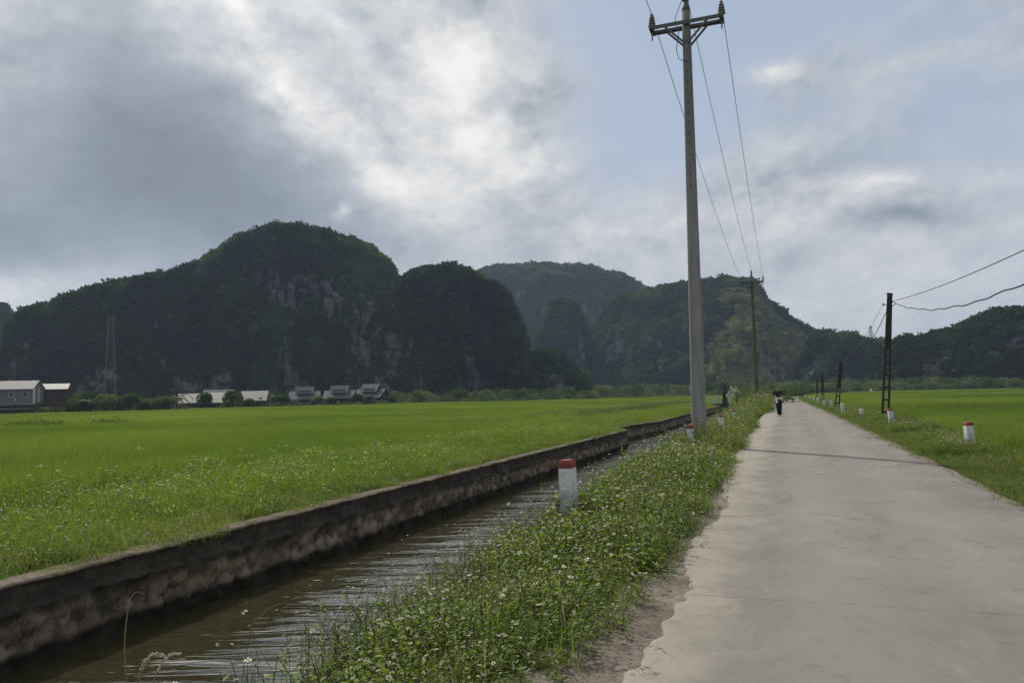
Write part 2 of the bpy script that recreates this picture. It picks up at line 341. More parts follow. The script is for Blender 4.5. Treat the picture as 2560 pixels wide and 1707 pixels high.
M_['rust']=foliage('rusty_dead_grass',(.16,.075,.03),(.22,.12,.05),.3,(1.5,1.3,1.0))
M_['seed']=foliage('pale_seed_heads',(.40,.39,.30),(.52,.50,.42),.4,(1.3,1.3,1.2))
M_['petal']=foliage('white_petals',(.72,.72,.62),(.82,.82,.76),.35,(1.1,1.1,1.0))
M_['yolk']=plain('flower_centre',(.55,.30,.02),.7)
M_['plume']=foliage('pale_plumes',(.42,.47,.40),(.55,.58,.50),.4,(1.2,1.2,1.1))
M_['tree']=foliage('tree_leaves',(.028,.052,.018),(.066,.095,.030),.3,(1.8,1.9,1.1),.35,.6,.2,.5)
M_['tree_light']=foliage('light_tree_leaves',(.075,.105,.038),(.13,.155,.065),.32,(1.8,1.9,1.1),.35,.6,.2,.5)
M_['scrub']=foliage('cloud_shaded_scrub_leaves',(.010,.019,.011),(.046,.066,.021),.2,(1.5,1.6,1.1),.045,.65,.15,.5)  # dark green scrub, colour darkened further to stand in for cloud shadow
M_['scrub_light']=foliage('light_scrub_leaves',(.034,.055,.017),(.085,.120,.036),.25,(1.6,1.7,1.1),.06,.65,.15,.6)
M_['scrub_grass']=foliage('slope_grass',(.105,.122,.046),(.175,.180,.076),.3,(1.7,1.7,1.1),.05,.65,.15,.5)
M_['bark']=plain('bark',(.09,.075,.055),.95,.3,6,.05)
def rockmat(name,green,rock,rockamt):
    def f(n):
        g=pos(n); nz=n('ShaderNodeSeparateXYZ',{0:n('ShaderNodeNewGeometry').outputs['Normal']}).outputs[2]
        st=n.noise(n('ShaderNodeMapping',{'Vector':g,'Scale':(1,1,.16)}).outputs[0],.16,7,.68); big=n.noise(g,.013,4,.55); fine=n.noise(g,.5,5,.65)
        gr=n.mix(fine,tuple(x*.65 for x in green),tuple(x*1.3 for x in green)); gr=n.mix(n.mapr(big,.45,.65),gr,tuple(x*y for x,y in zip(green,(1.5,1.35,1.2))))
        rk=n.mix(st,tuple(x*.22 for x in rock),tuple(x*1.25 for x in rock)); rk=n.mix(n.mapr(fine,.45,.7,0,.6),rk,tuple(x*.45 for x in rock))
        steep=n.mapr(nz,.25,.62,1.,0.); k=n.math('MULTIPLY',steep,n.mapr(n.math('ADD',st,n.math('MULTIPLY',big,.7)),.98-rockamt,1.10-rockamt))
        return bsdf(n,n.mix(k,gr,rk),.95,fine,.6,1.5,.05)
    return material(name,f)
M_['karst']=rockmat('karst_rock_and_scrub',(.014,.022,.011),(.165,.17,.165),.28)
M_['karst_grass']=rockmat('grassy_karst_slope',(.135,.145,.066),(.17,.165,.15),.06)
# buildings, people
M_['roof_pale']=plain('pale_metal_roof',(.33,.32,.30),.6,.12,1.2)
M_['roof_grey']=plain('grey_tile_roof',(.085,.09,.09),.8,.18,2.)
M_['roof_white']=plain('white_sheet_roof',(.46,.42,.37),.6,.08,1.)
M_['wall_blue']=plain('blue_grey_plaster',(.145,.152,.17),.9,.12,1.)
M_['wall_white']=plain('cream_plaster',(.55,.52,.46),.9,.1,1.)
M_['timber']=plain('dark_timber',(.06,.042,.032),.8,.3,3.)
M_['glass']=plain('dark_window',(.03,.035,.04),.2,.1,3,.5)
M_['skin']=plain('skin',(.38,.22,.15),.6,.1,20)
M_['black_cloth']=plain('black_cotton',(.012,.012,.013),.9,.2,30)
M_['navy_cloth']=plain('dark_trouser_cloth',(.010,.011,.018),.9,.2,30)
M_['white_cloth']=plain('white_cotton',(.68,.68,.69),.9,.06,18)
M_['hair']=plain('dark_hair',(.02,.014,.01),.6,.3,40)
M_['shoe']=plain('pale_shoes',(.30,.29,.28),.7,.2,30)
M_['rubber']=plain('rubber',(.02,.02,.02),.8)
M_['red_body']=plain('painted_motorbike',(.10,.02,.02),.4,.1,5,.5)
M_['brick_dark']=plain('dark_weathered_concrete',(.05,.045,.038),.95,.3,3,.1)
M_['rail']=plain('pale_rail_paint',(.50,.53,.50),.7,.15,4)
# ------------------------------------------------------------------ scatter (ground cover only)
SRC={}
def source(key,objs):
    c=bpy.data.collections.new(key)
    for o in objs: c.objects.link(o)
    SRC[key]=c; return c
def scatter(name,pts,rot,scl,coll,label,cat):
    pts=np.asarray(pts,np.float32); N=len(pts); me=bpy.data.meshes.new(name); me.vertices.add(N); me.vertices.foreach_set('co',pts.ravel())
    a=me.attributes.new('rot','FLOAT_VECTOR','POINT'); r=np.zeros((N,3),np.float32); rot=np.asarray(rot,np.float32)
    if rot.ndim==1: r[:,2]=rot
    else: r[:]=rot
    a.data.foreach_set('vector',r.ravel())
    a=me.attributes.new('scl','FLOAT_VECTOR','POINT'); s=np.asarray(scl,np.float32); s=np.repeat(s[:,None],3,1) if s.ndim==1 else s; a.data.foreach_set('vector',np.ascontiguousarray(s).ravel())
    a=me.attributes.new('idx','INT','POINT'); a.data.foreach_set('value',rng.integers(0,len(coll.objects),N).astype(np.int32))
    o=link(bpy.data.objects.new(name,me)); ng=bpy.data.node_groups.new('scatter','GeometryNodeTree')
    ng.interface.new_socket('Geometry',in_out='INPUT',socket_type='NodeSocketGeometry'); ng.interface.new_socket('Geometry',in_out='OUTPUT',socket_type='NodeSocketGeometry')
    n=ng.nodes; L=ng.links.new; gi=n.new('NodeGroupInput'); go=n.new('NodeGroupOutput'); ci=n.new('GeometryNodeCollectionInfo'); ci.inputs[0].default_value=coll; ci.inputs[1].default_value=True; ci.inputs[2].default_value=True
    ip=n.new('GeometryNodeInstanceOnPoints'); ip.inputs['Pick Instance'].default_value=True
    def at_(nm,ty):
        x=n.new('GeometryNodeInputNamedAttribute'); x.data_type=ty; x.inputs[0].default_value=nm; return x.outputs[0]
    L(gi.outputs[0],ip.inputs['Points']); L(ci.outputs[0],ip.inputs['Instance']); L(at_('idx','INT'),ip.inputs['Instance Index']); L(at_('rot','FLOAT_VECTOR'),ip.inputs['Rotation']); L(at_('scl','FLOAT_VECTOR'),ip.inputs['Scale']); L(ip.outputs[0],go.inputs[0])
    md=o.modifiers.new('scatter','NODES'); md.node_group=ng
    return tag(o,label,cat,kind='stuff')
def blades(n,size,h,w,lean=.35,hv=.35,curve=.35):
    """n grass blades on a square patch: two quads each"""
    b=np.zeros((n,3)); b[:,:2]=rng.uniform(-size/2,size/2,(n,2)); hh=h*(1+rng.uniform(-hv,hv,n)); a=rng.uniform(0,2*np.pi,n); l=np.abs(rng.normal(0,lean,n))*hh
    dx=np.stack([np.cos(a),np.sin(a),np.zeros(n)],1); f=a+rng.uniform(-1,1,n)+np.pi/2; wd=np.stack([np.cos(f),np.sin(f),np.zeros(n)],1)*(w*rng.uniform(.6,1.3,n))[:,None]/2
    z=np.array([0,0,1.]); mid=b+dx*(l*.35)[:,None]+z*(hh*.6)[:,None]; tip=b+dx*(l*(1+curve))[:,None]+z*(hh*np.clip(1-.5*(l/hh)**2,.5,1))[:,None]
    v=np.stack([b-wd,b+wd,mid+wd*.8,mid-wd*.8,tip+wd*.12,tip-wd*.12],1).reshape(-1,3); i=np.arange(n)[:,None]*6
    q=np.concatenate([i+np.array([[0,1,2,3]]),i+np.array([[3,2,4,5]])],0); return v,q
def leaves(c,d,up,L,Wd):
    """folded leaves at c pointing along d: two quads each"""
    n=len(c); d=d/np.linalg.norm(d,axis=1,keepdims=True); s=np.cross(d,up); s/=np.linalg.norm(s,axis=1,keepdims=True)+1e-9; nrm=np.cross(s,d)
    L=L[:,None]; Wd=Wd[:,None]; rib=c+d*L*.45-nrm*L*.06; tip=c+d*L-nrm*L*.12; l=c+d*L*.4+s*Wd/2+nrm*Wd*.15; r=c+d*L*.4-s*Wd/2+nrm*Wd*.15
    v=np.stack([c,l,tip,rib,r],1).reshape(-1,3); i=np.arange(n)[:,None]*5; return v,np.concatenate([i+np.array([[0,3,2,1]]),i+np.array([[0,4,2,3]])],0)
class Q:                                  # quad soup with material slots
    def __init__(s): s.v=[];s.q=[];s.m=[];s.n=0
    def add(s,v,q,m=0):
        v=np.asarray(v).reshape(-1,3); s.v.append(v); s.q.append(np.asarray(q)+s.n); s.m.append(np.full(len(q),m)); s.n+=len(v)
    def obj(s,name,mats,parent=None,col=False,smooth=False): return mesh_np(name,np.concatenate(s.v),np.concatenate(s.q),mats,np.concatenate(s.m),smooth,parent,col)
def rdir(n,zlo=-1.,zhi=1.):
    z=rng.uniform(zlo,zhi,n); a=rng.uniform(0,2*np.pi,n); r=np.sqrt(np.maximum(0,1-z*z)); return np.stack([r*np.cos(a),r*np.sin(a),z],1)
def stalk(q,pts,r,m):                      # thin 3-sided stalk as quads
    pts=np.asarray(pts,float); k=len(pts); ring=[]
    for i in range(3): a=2*np.pi*i/3; ring.append(pts+np.array([math.cos(a),math.sin(a),0])*np.linspace(r,r*.5,k)[:,None])
    v=np.stack(ring,1).reshape(-1,3); f=[]
    for i in range(k-1):
        for j in range(3): f.append([i*3+j,i*3+(j+1)%3,(i+1)*3+(j+1)%3,(i+1)*3+j])
    q.add(v,f,m)
def flower(q,c,nrm,r,mp,my):
    nrm=nrm/np.linalg.norm(nrm); a=np.cross(nrm,[.3,.8,.1]); a/=np.linalg.norm(a); b=np.cross(nrm,a); k=random.choice((5,5,6)); o=random.random()*6
    for i in range(k):
        t=o+2*math.pi*i/k; d=math.cos(t)*a+math.sin(t)*b; s=-math.sin(t)*a+math.cos(t)*b; dr=nrm*r*random.uniform(-.25,.12)
        q.add([c+d*r*.2,c+d*r*.7+s*r*.30+dr*.5,c+d*r*1.05+dr,c+d*r*.7-s*r*.30+dr*.5],[[0,1,2,3]],mp)
    ring=[c+(math.cos(i*math.pi/2)*a+math.sin(i*math.pi/2)*b)*r*.32+nrm*r*.06 for i in range(4)]; top=[c+(math.cos(i*math.pi/2)*a+math.sin(i*math.pi/2)*b)*r*.18+nrm*r*.22 for i in range(4)]
    q.add(ring+top,[[0,1,5,4],[1,2,6,5],[2,3,7,6],[3,0,4,7],[4,5,6,7]],my)
def weed_patch(i):
    q=Q(); sz=.62
    big=(1,1,1.1,1,.9,1.6)[i]
    for k in range((38,34,36,30,14,22)[i]):
        b=np.array([*rng.uniform(-sz/2,sz/2,2),-.04]); h=rng.uniform(.20,.46)*(1.15 if i==3 else 1); ln=rng.normal(0,.16,2); pts=[b,b+np.array([ln[0]*.3*h*2,ln[1]*.3*h*2,h*.55]),b+np.array([ln[0]*h*2,ln[1]*h*2,h])]; stalk(q,pts,.0035,1)
        n=rng.integers(14,22); tt=rng.uniform(.04,1.,n)**.75; c=np.array([np.array(pts[0])*(1-x)+np.array(pts[2])*x for x in tt]); d=rdir(n,-.25,.55); L=rng.uniform(.026,.056,n)*(1.15-.35*tt)*big; v,f=leaves(c+d*.012,d,np.tile([0,0,1.],(n,1))+rng.normal(0,.35,(n,3)),L,L*rng.uniform(.42,.6,n)); q.add(v,f,0)
        if random.random()<.25:
            top=np.array(pts[2])+np.array([*rng.normal(0,.03,2),rng.uniform(.03,.10)]); stalk(q,[pts[2],(np.array(pts[2])+top)/2+rng.normal(0,.004,3),top],.002,1); nr=np.array([*rng.normal(0,.35,2),1.]); flower(q,top,nr,rng.uniform(.012,.018),2,3)
    v,f=blades((14,18,20,12,110,10)[i],sz,.30,.006,.65); q.add(v,f,4); v,f=blades(5,sz,.42,.006,.7); q.add(v,f,5)
    return q.obj('weed_patch',[M_['weed_pale'] if i in (2,5) else M_['weed'],M_['stem'],M_['petal'],M_['yolk'],M_['grass'],M_['straw']])
def edge_weed_patch(i):                      # looser, browner plants by the water
    q=Q(); sz=.6
    for k in range(17):
        b=np.array([*rng.uniform(-sz/2,sz/2,2),-.04]); h=rng.uniform(.3,.62); ln=rng.normal(0,.18,2); pts=[b,b+np.array([ln[0]*.3*h*2,ln[1]*.3*h*2,h*.55]),b+np.array([ln[0]*h*2,ln[1]*h*2,h])]; stalk(q,pts,.003,1)
        n=rng.integers(7,12); tt=rng.uniform(.2,1.,n); c=np.array([np.array(pts[0])*(1-x)+np.array(pts[2])*x for x in tt]); d=rdir(n,-.3,.6); L=rng.uniform(.025,.05,n); v,f=leaves(c,d,np.tile([0,0,1.],(n,1))+rng.normal(0,.35,(n,3)),L,L*.45); q.add(v,f,0 if random.random()<.6 else 1)
        for _ in range(2):
            if random.random()<.26:
                top=np.array(pts[2])+np.array([*rng.normal(0,.05,2),rng.uniform(.02,.10)]); stalk(q,[pts[2],top],.002,1); flower(q,top,np.array([*rng.normal(0,.35,2),1.]),rng.uniform(.010,.014),2,3)
    v,f=blades(22,sz,.4,.007,.45); q.add(v,f,4)
    return q.obj('edge_weed_patch',[M_['weed_dark'],M_['stem'],M_['petal'],M_['yolk'],M_['grass']])
def rice_near(i):
    v,q=blades(420,1.15,.50,.011,.28); return mesh_np('rice_patch',v,q,M_['rice'],col=False)
def rice_far(i):
    v,q=blades(1500,4.4,.52,.034,.25); return mesh_np('rice_far_patch',v,q,M_['rice'],col=False)
def verge_patch(i):
    q=Q(); v,f=blades(520,1.15,.26,.008,.6); q.add(v,f,0); v,f=blades(40,1.15,.38,.008,.6); q.add(v,f,2)
    for k in range(16):
        b=np.array([*rng.uniform(-.55,.55,2),0]); n=9; h=rng.uniform(.15,.42); c=b+np.stack([rng.normal(0,.05,n),rng.normal(0,.05,n),rng.uniform(.3,1,n)*h],1); L=rng.uniform(.04,.08,n); v,f=leaves(c,rdir(n,-.2,.6),np.tile([0,0,1.],(n,1))+rng.normal(0,.3,(n,3)),L,L*.5); q.add(v,f,1)
    for k in range((0,1,2)[i%3]):
        b=np.array([*rng.uniform(-.55,.55,2),0]); t=b+np.array([*rng.normal(0,.08,2),rng.uniform(.34,.58)]); stalk(q,[b,t],.002,0)
        if random.random()<.25: flower(q,t,np.array([*rng.normal(0,.4,2),1.]),rng.uniform(.014,.02),3,4)
        else:
            v,f=leaves(np.tile(t,(5,1)),rdir(5,-.2,.9),np.tile([0,0,1.],(5,1))+rng.normal(0,.3,(5,3)),np.full(5,.05),np.full(5,.012)); q.add(v,f,5)
    return q.obj('verge_patch',[M_['grass'],M_['weed'],M_['straw'] if i==1 else M_['grass'],M_['petal'],M_['yolk'],M_['seed']])
def edge_tuft(i):
    q=Q(); v,f=blades(90,.36,.20,.007,.9); q.add(v,f,0); v,f=blades(14,.34,.24,.007,1.); q.add(v,f,(0,2,0,3,0)[i])
    n=16; c=np.stack([rng.uniform(-.2,.2,n),rng.uniform(-.2,.2,n),rng.uniform(.02,.16,n)],1); L=rng.uniform(.03,.06,n); v,f=leaves(c,rdir(n,-.2,.6),np.tile([0,0,1.],(n,1))+rng.normal(0,.3,(n,3)),L,L*.5); q.add(v,f,1)
    return q.obj('edge_tuft',[M_['grass'],M_['weed'],M_['straw'],M_['rust']])
def lawn_patch(i):
    q=Q(); v,f=blades(520,1.15,.09,.008,.7); q.add(v,f,0); v,f=blades(22,1.15,.15,.007,.6); q.add(v,f,1 if i==3 else 0)
    for k in range(14):
        b=np.array([*rng.uniform(-.55,.55,2),0]); n=6; c=b+np.stack([rng.normal(0,.03,n),rng.normal(0,.03,n),rng.uniform(.02,.09,n)],1); L=rng.uniform(.03,.05,n); v,f=leaves(c,rdir(n,-.1,.5),np.tile([0,0,1.],(n,1))+rng.normal(0,.3,(n,3)),L,L*.5); q.add(v,f,2)
    if i==2:
        for k in range(3): flower(q,np.array([*rng.uniform(-.5,.5,2),.14]),np.array([*rng.normal(0,.4,2),1.]),.014,3,4)
    return q.obj('lawn_patch',[M_['grass_dark'],M_['straw'],M_['weed_dark'],M_['petal'],M_['yolk']])
def clump(name,n,rad,leaf,mat,flat=.8,bot=-.5):
    """a leafy bush: leaf-sized faces through a lumpy volume"""
    q=Q(); lob=[(np.zeros(3),1.)]+[(rdir(1,bot,.9)[0]*.62,random.uniform(.38,.6)) for _ in range(6)]
    for k,(c,r) in enumerate(lob):
        m=int(n*(.28 if k==0 else .12)); d=rdir(m,-.8,1.); rr=r*rng.uniform(.72,1.,m)**.5; p=(c+d*rr[:,None])*rad*np.array([1,1,flat])
        dd=d+rng.normal(0,.6,(m,3)); L=leaf*rng.uniform(.6,1.4,m); v,f=leaves(p,dd,rdir(m)+d*.6,L,L*.7); q.add(v,f,0)
    return q.obj(name,[mat])
source('weeds',[weed_patch(i) for i in range(6)]); source('edge_weeds',[edge_weed_patch(i) for i in range(5)])
source('rice',[rice_near(i) for i in range(5)]); source('rice_far',[rice_far(i) for i in range(4)])
source('verge',[verge_patch(i) for i in range(6)]); source('verge_edge',[edge_tuft(i) for i in range(5)]); source('verge_plain',[verge_patch(i) for i in (0,3,0,3)]); source('lawn',[lawn_patch(i) for i in range(4)])
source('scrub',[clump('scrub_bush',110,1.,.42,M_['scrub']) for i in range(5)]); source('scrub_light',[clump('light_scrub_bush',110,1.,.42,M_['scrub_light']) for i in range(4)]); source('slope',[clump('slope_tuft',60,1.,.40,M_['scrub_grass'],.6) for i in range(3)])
source('slope_mix',[clump('slope_tuft',60,1.,.40,M_['scrub_grass'],.6) for i in range(5)]+[clump('slope_bush',110,1.,.42,M_['scrub_light'])]); source('belt',[clump('belt_bush',260,1.,.26,M_['tree']) for i in range(4)]+[clump('belt_bush',260,1.,.26,M_['tree_light']) for i in range(2)])
# ------------------------------------------------------------------ ground
WALL_S=np.array([-30,33.6,33.7,36.5,40.,44.,62.,95.,150.,260.]); WALL_T=np.array([-5.95,-5.98,-6.95,-6.98,-6.75,-6.2,-6.4,-6.5,-6.6,-7.0])
def wt(s): return np.interp(s,WALL_S,WALL_T)
def zprof(s,t):
    tw=wt(s)
    z=np.interp(t,[-2000,-14,-12,-7.5],[-.34,-.34,-.22,-.16])
    z=np.where(t>tw-.17,-1.5,z)
    zb=np.interp(t,[-5.2,-3.7,-3.1,-2.65,-2.4,-2.15,-1.85,-.7,-.2,3.6,4.4,6.2,8.5,2000],[-1.5,-1.45,-1.2,-.93,-.60,-.25,-.10,-.055,-.05,-.05,-.06,-.14,-.30,-.34])
    return np.where(t>-5.2,zb,z)
def build_ground():
    s=np.concatenate([np.linspace(-40,0,12),np.linspace(1,60,119),np.linspace(62,270,80),np.linspace(300,1050,8)])
    toff=np.concatenate([-np.geomspace(950,3,28),[-1.2,-.6,-.3,-.19,-.155]]); tr=np.concatenate([np.linspace(-5.2,4.6,36),np.geomspace(5.,980,28)])
    T=np.concatenate([np.tile(toff,(len(s),1))+wt(s)[:,None],np.tile(tr,(len(s),1))],1); S=np.tile(s[:,None],(1,T.shape[1]))
    Z=zprof(S,T)+.02*fbm(np.stack([S*1.3,T*1.3,S*0],-1),3,3)*(np.abs(T)<20)*((T<-1.6)|(T>4.2))
    return tag(mesh_np('ground',PN(S,T,Z),grid_faces(*S.shape),M_['soil'],smooth=True),kind='structure')
build_ground()
EDGE_S=[-30,2,3.4,4,4.8,5.4,5.8,6.1,6.6,7.4,8.1,8.6,9.6,10.4,11.2,12.5,16,20,30,60,95,260]; EDGE_T=[-.05,-.1,-.05,0,.04,.10,.14,.12,-.03,-.06,-.10,-.05,.05,.09,0,-.2,-.35,-.45,-.52,-.55,-.58,-.6]
def road_bend(s): return -np.clip(s-190,0,None)**2*.004
def build_road():
    s=np.concatenate([np.arange(-30,2,1.),np.arange(2,26,.05),np.arange(26,70,.3),np.arange(70,290,2.)]); n=len(s)
    z3=s*0; l=np.interp(s,EDGE_S,EDGE_T)+.05*fbm(np.stack([s*3.1,z3,z3],1),5,5,.62)*np.where(s>60,.3,1); r=3.46+.05*fbm(np.stack([s*1.1,z3+3,z3],1),8,4)*np.where(s>60,.4,1)+np.interp(s,[0,12,30,260],[.1,.1,0,-.05])
    l=l+road_bend(s); r=r+road_bend(s)
    cols=[(l,-.09),(l,-.004),(l+.03,0.)]+[(l+(r-l)*k,.012*math.sin(k*math.pi)) for k in (.2,.4,.6,.8)]+[(r-.03,0.),(r,-.004),(r,-.09)]
    S=np.tile(s[:,None],(1,len(cols))); T=np.stack([c[0] for c in cols],1); Z=np.tile([c[1] for c in cols],(n,1))
    tag(mesh_np('road',PN(S,T,Z),grid_faces(*S.shape),M_['road'],smooth=True),kind='structure')
    s=np.arange(-5,34,.06); t=np.linspace(-1.5,.32,24); S,T=np.meshgrid(s,t,indexing='ij'); Z=-.022+.016*fbm(np.stack([S*4,T*4,S*0],-1),21,4)-.035*np.clip(-T-.55,0,1)
    tag(mesh_np('dirt_shoulder',PN(S,T,Z),grid_faces(*S.shape),M_['dirt'],smooth=True),kind='structure')
    s=np.arange(-5,60,.2); S,T=np.meshgrid(s,np.array([3.38,3.5,3.62,3.75]),indexing='ij'); T=T+.06*fbm(np.stack([S*1.5,T*2,S*0],-1),2,3); Z=np.tile([-.02,-.016,-.018,-.04],(len(s),1))
    tag(mesh_np('dirt_edge',PN(S,T,Z),grid_faces(*S.shape),M_['dirt'],smooth=True),kind='structure')
    s=np.concatenate([np.arange(-25,60,.5),np.arange(60,260,4)]); S=np.tile(s[:,None],(1,2)); T=np.stack([wt(s)-.1,s*0-2.5],1)
    v=PN(S,T,0); v[...,2]=-.90
    tag(mesh_np('canal_water',v,grid_faces(*S.shape),M_['water'],smooth=True),kind='structure')
build_road()
# ------------------------------------------------------------------ canal wall
def build_wall(name,s0,s1,ds,label):
    root=empty(name,(0,0,0),0,label,'canal wall')
    s=np.arange(s0,s1,ds); z=np.concatenate([np.linspace(-1.2,-.36,int(.84/max(ds,.035)*.9)),np.linspace(-.355,-.30,3),np.linspace(-.28,-.125,5)]); S,Z=np.meshgrid(s,z,indexing='ij')
    stone=Z<-.33; x=S/.30+.3*fbm(np.stack([S*2,Z*2,S*0],-1),4,2); y=Z/.2; d1,d2,cid=worley(x,y,9); e=d2-d1
    T=wt(S)+np.where(stone,.02+.07*np.clip(e,0,.5)/.5+.06*cid+.10*np.clip(-.5-Z,0,.4),.0)+.02*fbm(np.stack([S*5,Z*7,S*0],-1),31,4)+.03*fbm(np.stack([S*.8,Z*.8,S*0],-1),33,2)-.03
    o=mesh_np('stone_face',PN(S,T,Z)-np.array([0,0,0]),grid_faces(*S.shape),M_['masonry'],smooth=True,parent=root)
    for nm,arr in (('cell',cid),('edge',np.where(stone,e,.5))):
        a=o.data.attributes.new(nm,'FLOAT','POINT'); a.data.foreach_set('value',arr.astype(np.float32).ravel())
    w=np.array([-.30,-.27,-.15,-.03,.02,.035,.035,.0]); zz=np.array([-.3,-.10,-.092,-.094,-.10,-.115,-.13,-.131])
    S2=np.tile(s[:,None],(1,len(w))); T2=wt(S2)+w+.018*fbm(np.stack([S2*4,np.tile(w*9,(len(s),1)),S2*0],-1),41,4)-.01; Z2=np.tile(zz,(len(s),1))+.008*fbm(np.stack([S2*5,T2*6,S2*0],-1),42,3)
    mesh_np('coping',PN(S2,T2,Z2),grid_faces(*S2.shape),M_['coping'],smooth=True,parent=root)
    return root
build_wall('canal_wall',-6,33.62,.045,'long near stretch of stained rubble canal wall with a pale concrete top')
build_wall('canal_wall',33.7,97,.16,'farther dark stretch of canal wall, set back and curving toward the small bridge')
# ------------------------------------------------------------------ ground cover
def fill(s0,s1,t0,t1,step,keep=None,jit=.35):
    S,T=np.meshgrid(np.arange(s0,s1,step),np.arange(t0,t1,step),indexing='ij'); S=S.ravel()+rng.uniform(-jit,jit,S.size)*step; T=T.ravel()+rng.uniform(-jit,jit,T.size)*step
    if keep is not None: k=keep(S,T); S,T=S[k],T[k]
    return S,T
def rnd(n,a,b): return rng.uniform(a,b,n)
def rng_az(S,T):
    p=PN(S,T,0*S); return np.hypot(p[:,0],p[:,1]),np.degrees(np.arctan2(p[:,0],p[:,1]))
def in_view(S,T,m=7.):
    d,a=rng_az(S,T); return (np.abs(a)<37+m)|(d<9)
def n1(S,k,seed): return fbm(np.stack([S*k,S*0+seed,S*0],-1),seed,3)
# weeds on the bank
def bank_keep(S,T):
    right=-.42+.16*n1(S,.9,51)-np.interp(S,[0,4,6,9,13,25,60],[.2,.12,.05,.05,.0,.15,.18]); return (T<right)&(T>np.interp(S,[0,2.5,3.2,4.5,6,9,14,34],[-.9,-1.05,-1.75,-2.12,-2.25,-2.15,-2.15,-2.2])+.12*n1(S,.8,52))&in_view(S,T)
S,T=fill(.6,34,-4.5,-.1,.29,bank_keep)
edge=(T<np.interp(S,[0,3.2,4.5,6,9,14,34],[-1.3,-1.42,-1.62,-1.75,-1.8,-1.95,-2.05])+.18*n1(S,.7,53))|(rng.random(len(S))<.03)
g=(~edge)
def bankz(S,T): return zprof(S,T)
SF,TF=fill(2.5,34,-.75,-.2,.15,lambda S,T:(T<-.36+.16*n1(S,.9,51)-np.interp(S,[0,4,6,9,13,25,60],[.2,.12,.05,.05,.0,.15,.18]))&(rng.random(len(S))<.5)&in_view(S,T))
hump=lambda S,T: 1.0+.42*fbm(np.stack([S*.55,T*.7,S*0],-1),61,3)
_k=hump(S[g],T[g])*np.interp(T[g],[-2.5,-.7,-.35],[1.05,.95,.6])*rnd(g.sum(),.85,1.2)*np.where(np.hypot(S[g]-8.2,T[g]+1.5)<.75,.55,1)
SX=np.array([20.9,21.1,21.3,21.0,21.4,21.2,20.7,22.0,21.6]); TX=np.array([-1.95,-1.6,-1.2,-1.35,-1.9,-1.0,-1.75,-1.1,-.9])
_sc=np.concatenate([np.repeat(_k[:,None],3,1),np.repeat(rnd(9,1.35,1.9)[:,None],3,1),np.stack([rnd(len(SF),.6,.8)]*2+[rnd(len(SF),.28,.5)],1)]); _pt=np.concatenate([PN(S[g],T[g],bankz(S[g],T[g])-.02),PN(SX,TX,bankz(SX,TX)-.02),PN(SF,TF,bankz(SF,TF)-.01)])
scatter('flowering_weeds',_pt,rnd(len(_pt),0,6.28),_sc,SRC['weeds'],'dense green roadside weeds dotted with small white flowers','weeds')
scatter('waterside_weeds',PN(S[edge],T[edge],np.maximum(bankz(S[edge],T[edge]),-.95)-.02),rnd(edge.sum(),0,6.28),rnd(edge.sum(),.55,.9),SRC['edge_weeds'],'thin brownish weeds leaning over the canal water','weeds')
S,T=fill(34,150,-2.9,-.75,.55,lambda S,T:(T<-.75+.15*n1(S,.6,55)-np.interp(S,[34,60,100],[0,.25,.55])))
scatter('distant_bank_weeds',PN(S,T,bankz(S,T)-.02),rnd(len(S),0,6.28),hump(S,T)*rnd(len(S),1.2,1.9)*np.interp(S,[34,48,62,75,150],[.8,1.05,1.45,1.3,1.3]),SRC['weeds'],'taller weeds along the far canal bank beside the road','weeds')
# left verge beyond the wall
vb=lambda S: -11.9+.5*n1(S,.25,71)
S,T=fill(1,105,-13,-6,.66,lambda S,T:(T<wt(S)-.80)&(T>vb(S))&in_view(S,T))
S2,T2=fill(1,60,-7.4,-6,.19,lambda S,T:(T<wt(S)-.23-.17*n1(S,1.1,73)-.12*n1(S,3.3,74))&(T>wt(S)-1.05)&(rng.random(len(S))<.8)&in_view(S,T))
rt_=np.zeros((len(S2),3)); rt_[:,2]=rnd(len(S2),0,6.28)
scatter('wall_top_grass',PN(S2,T2,np.maximum(zprof(S2,T2),-.16)+.0),rt_,rnd(len(S2),.6,1.25)*np.interp(wt(S2)-T2,[.3,.9],[.75,1.1]),SRC['verge_edge'],'tufts of grass and rusty dead weeds along the wall top','grass')
vsc=rnd(len(S),.75,1.3)*np.interp(wt(S)-T,[.3,.9,2.5],[.65,.85,1.05])*(1+.3*fbm(np.stack([S*.4,T*.4,S*0],-1),75,3)); fl_=(T<-9.0+.8*n1(S,.5,76))&(n1(S*.6+T,.5,77)>-.25)
for nm,k,so_,lb in (('verge_grass',~fl_,'verge_plain','soft rough grass on the strip beyond the canal wall'),('flowering_verge_grass',fl_,'verge','grass speckled with pale flowers along the edge of the left field')): scatter(nm,PN(S[k],T[k],zprof(S[k],T[k])-.02),rnd(k.sum(),0,6.28),vsc[k],SRC[so_],lb,'grass')
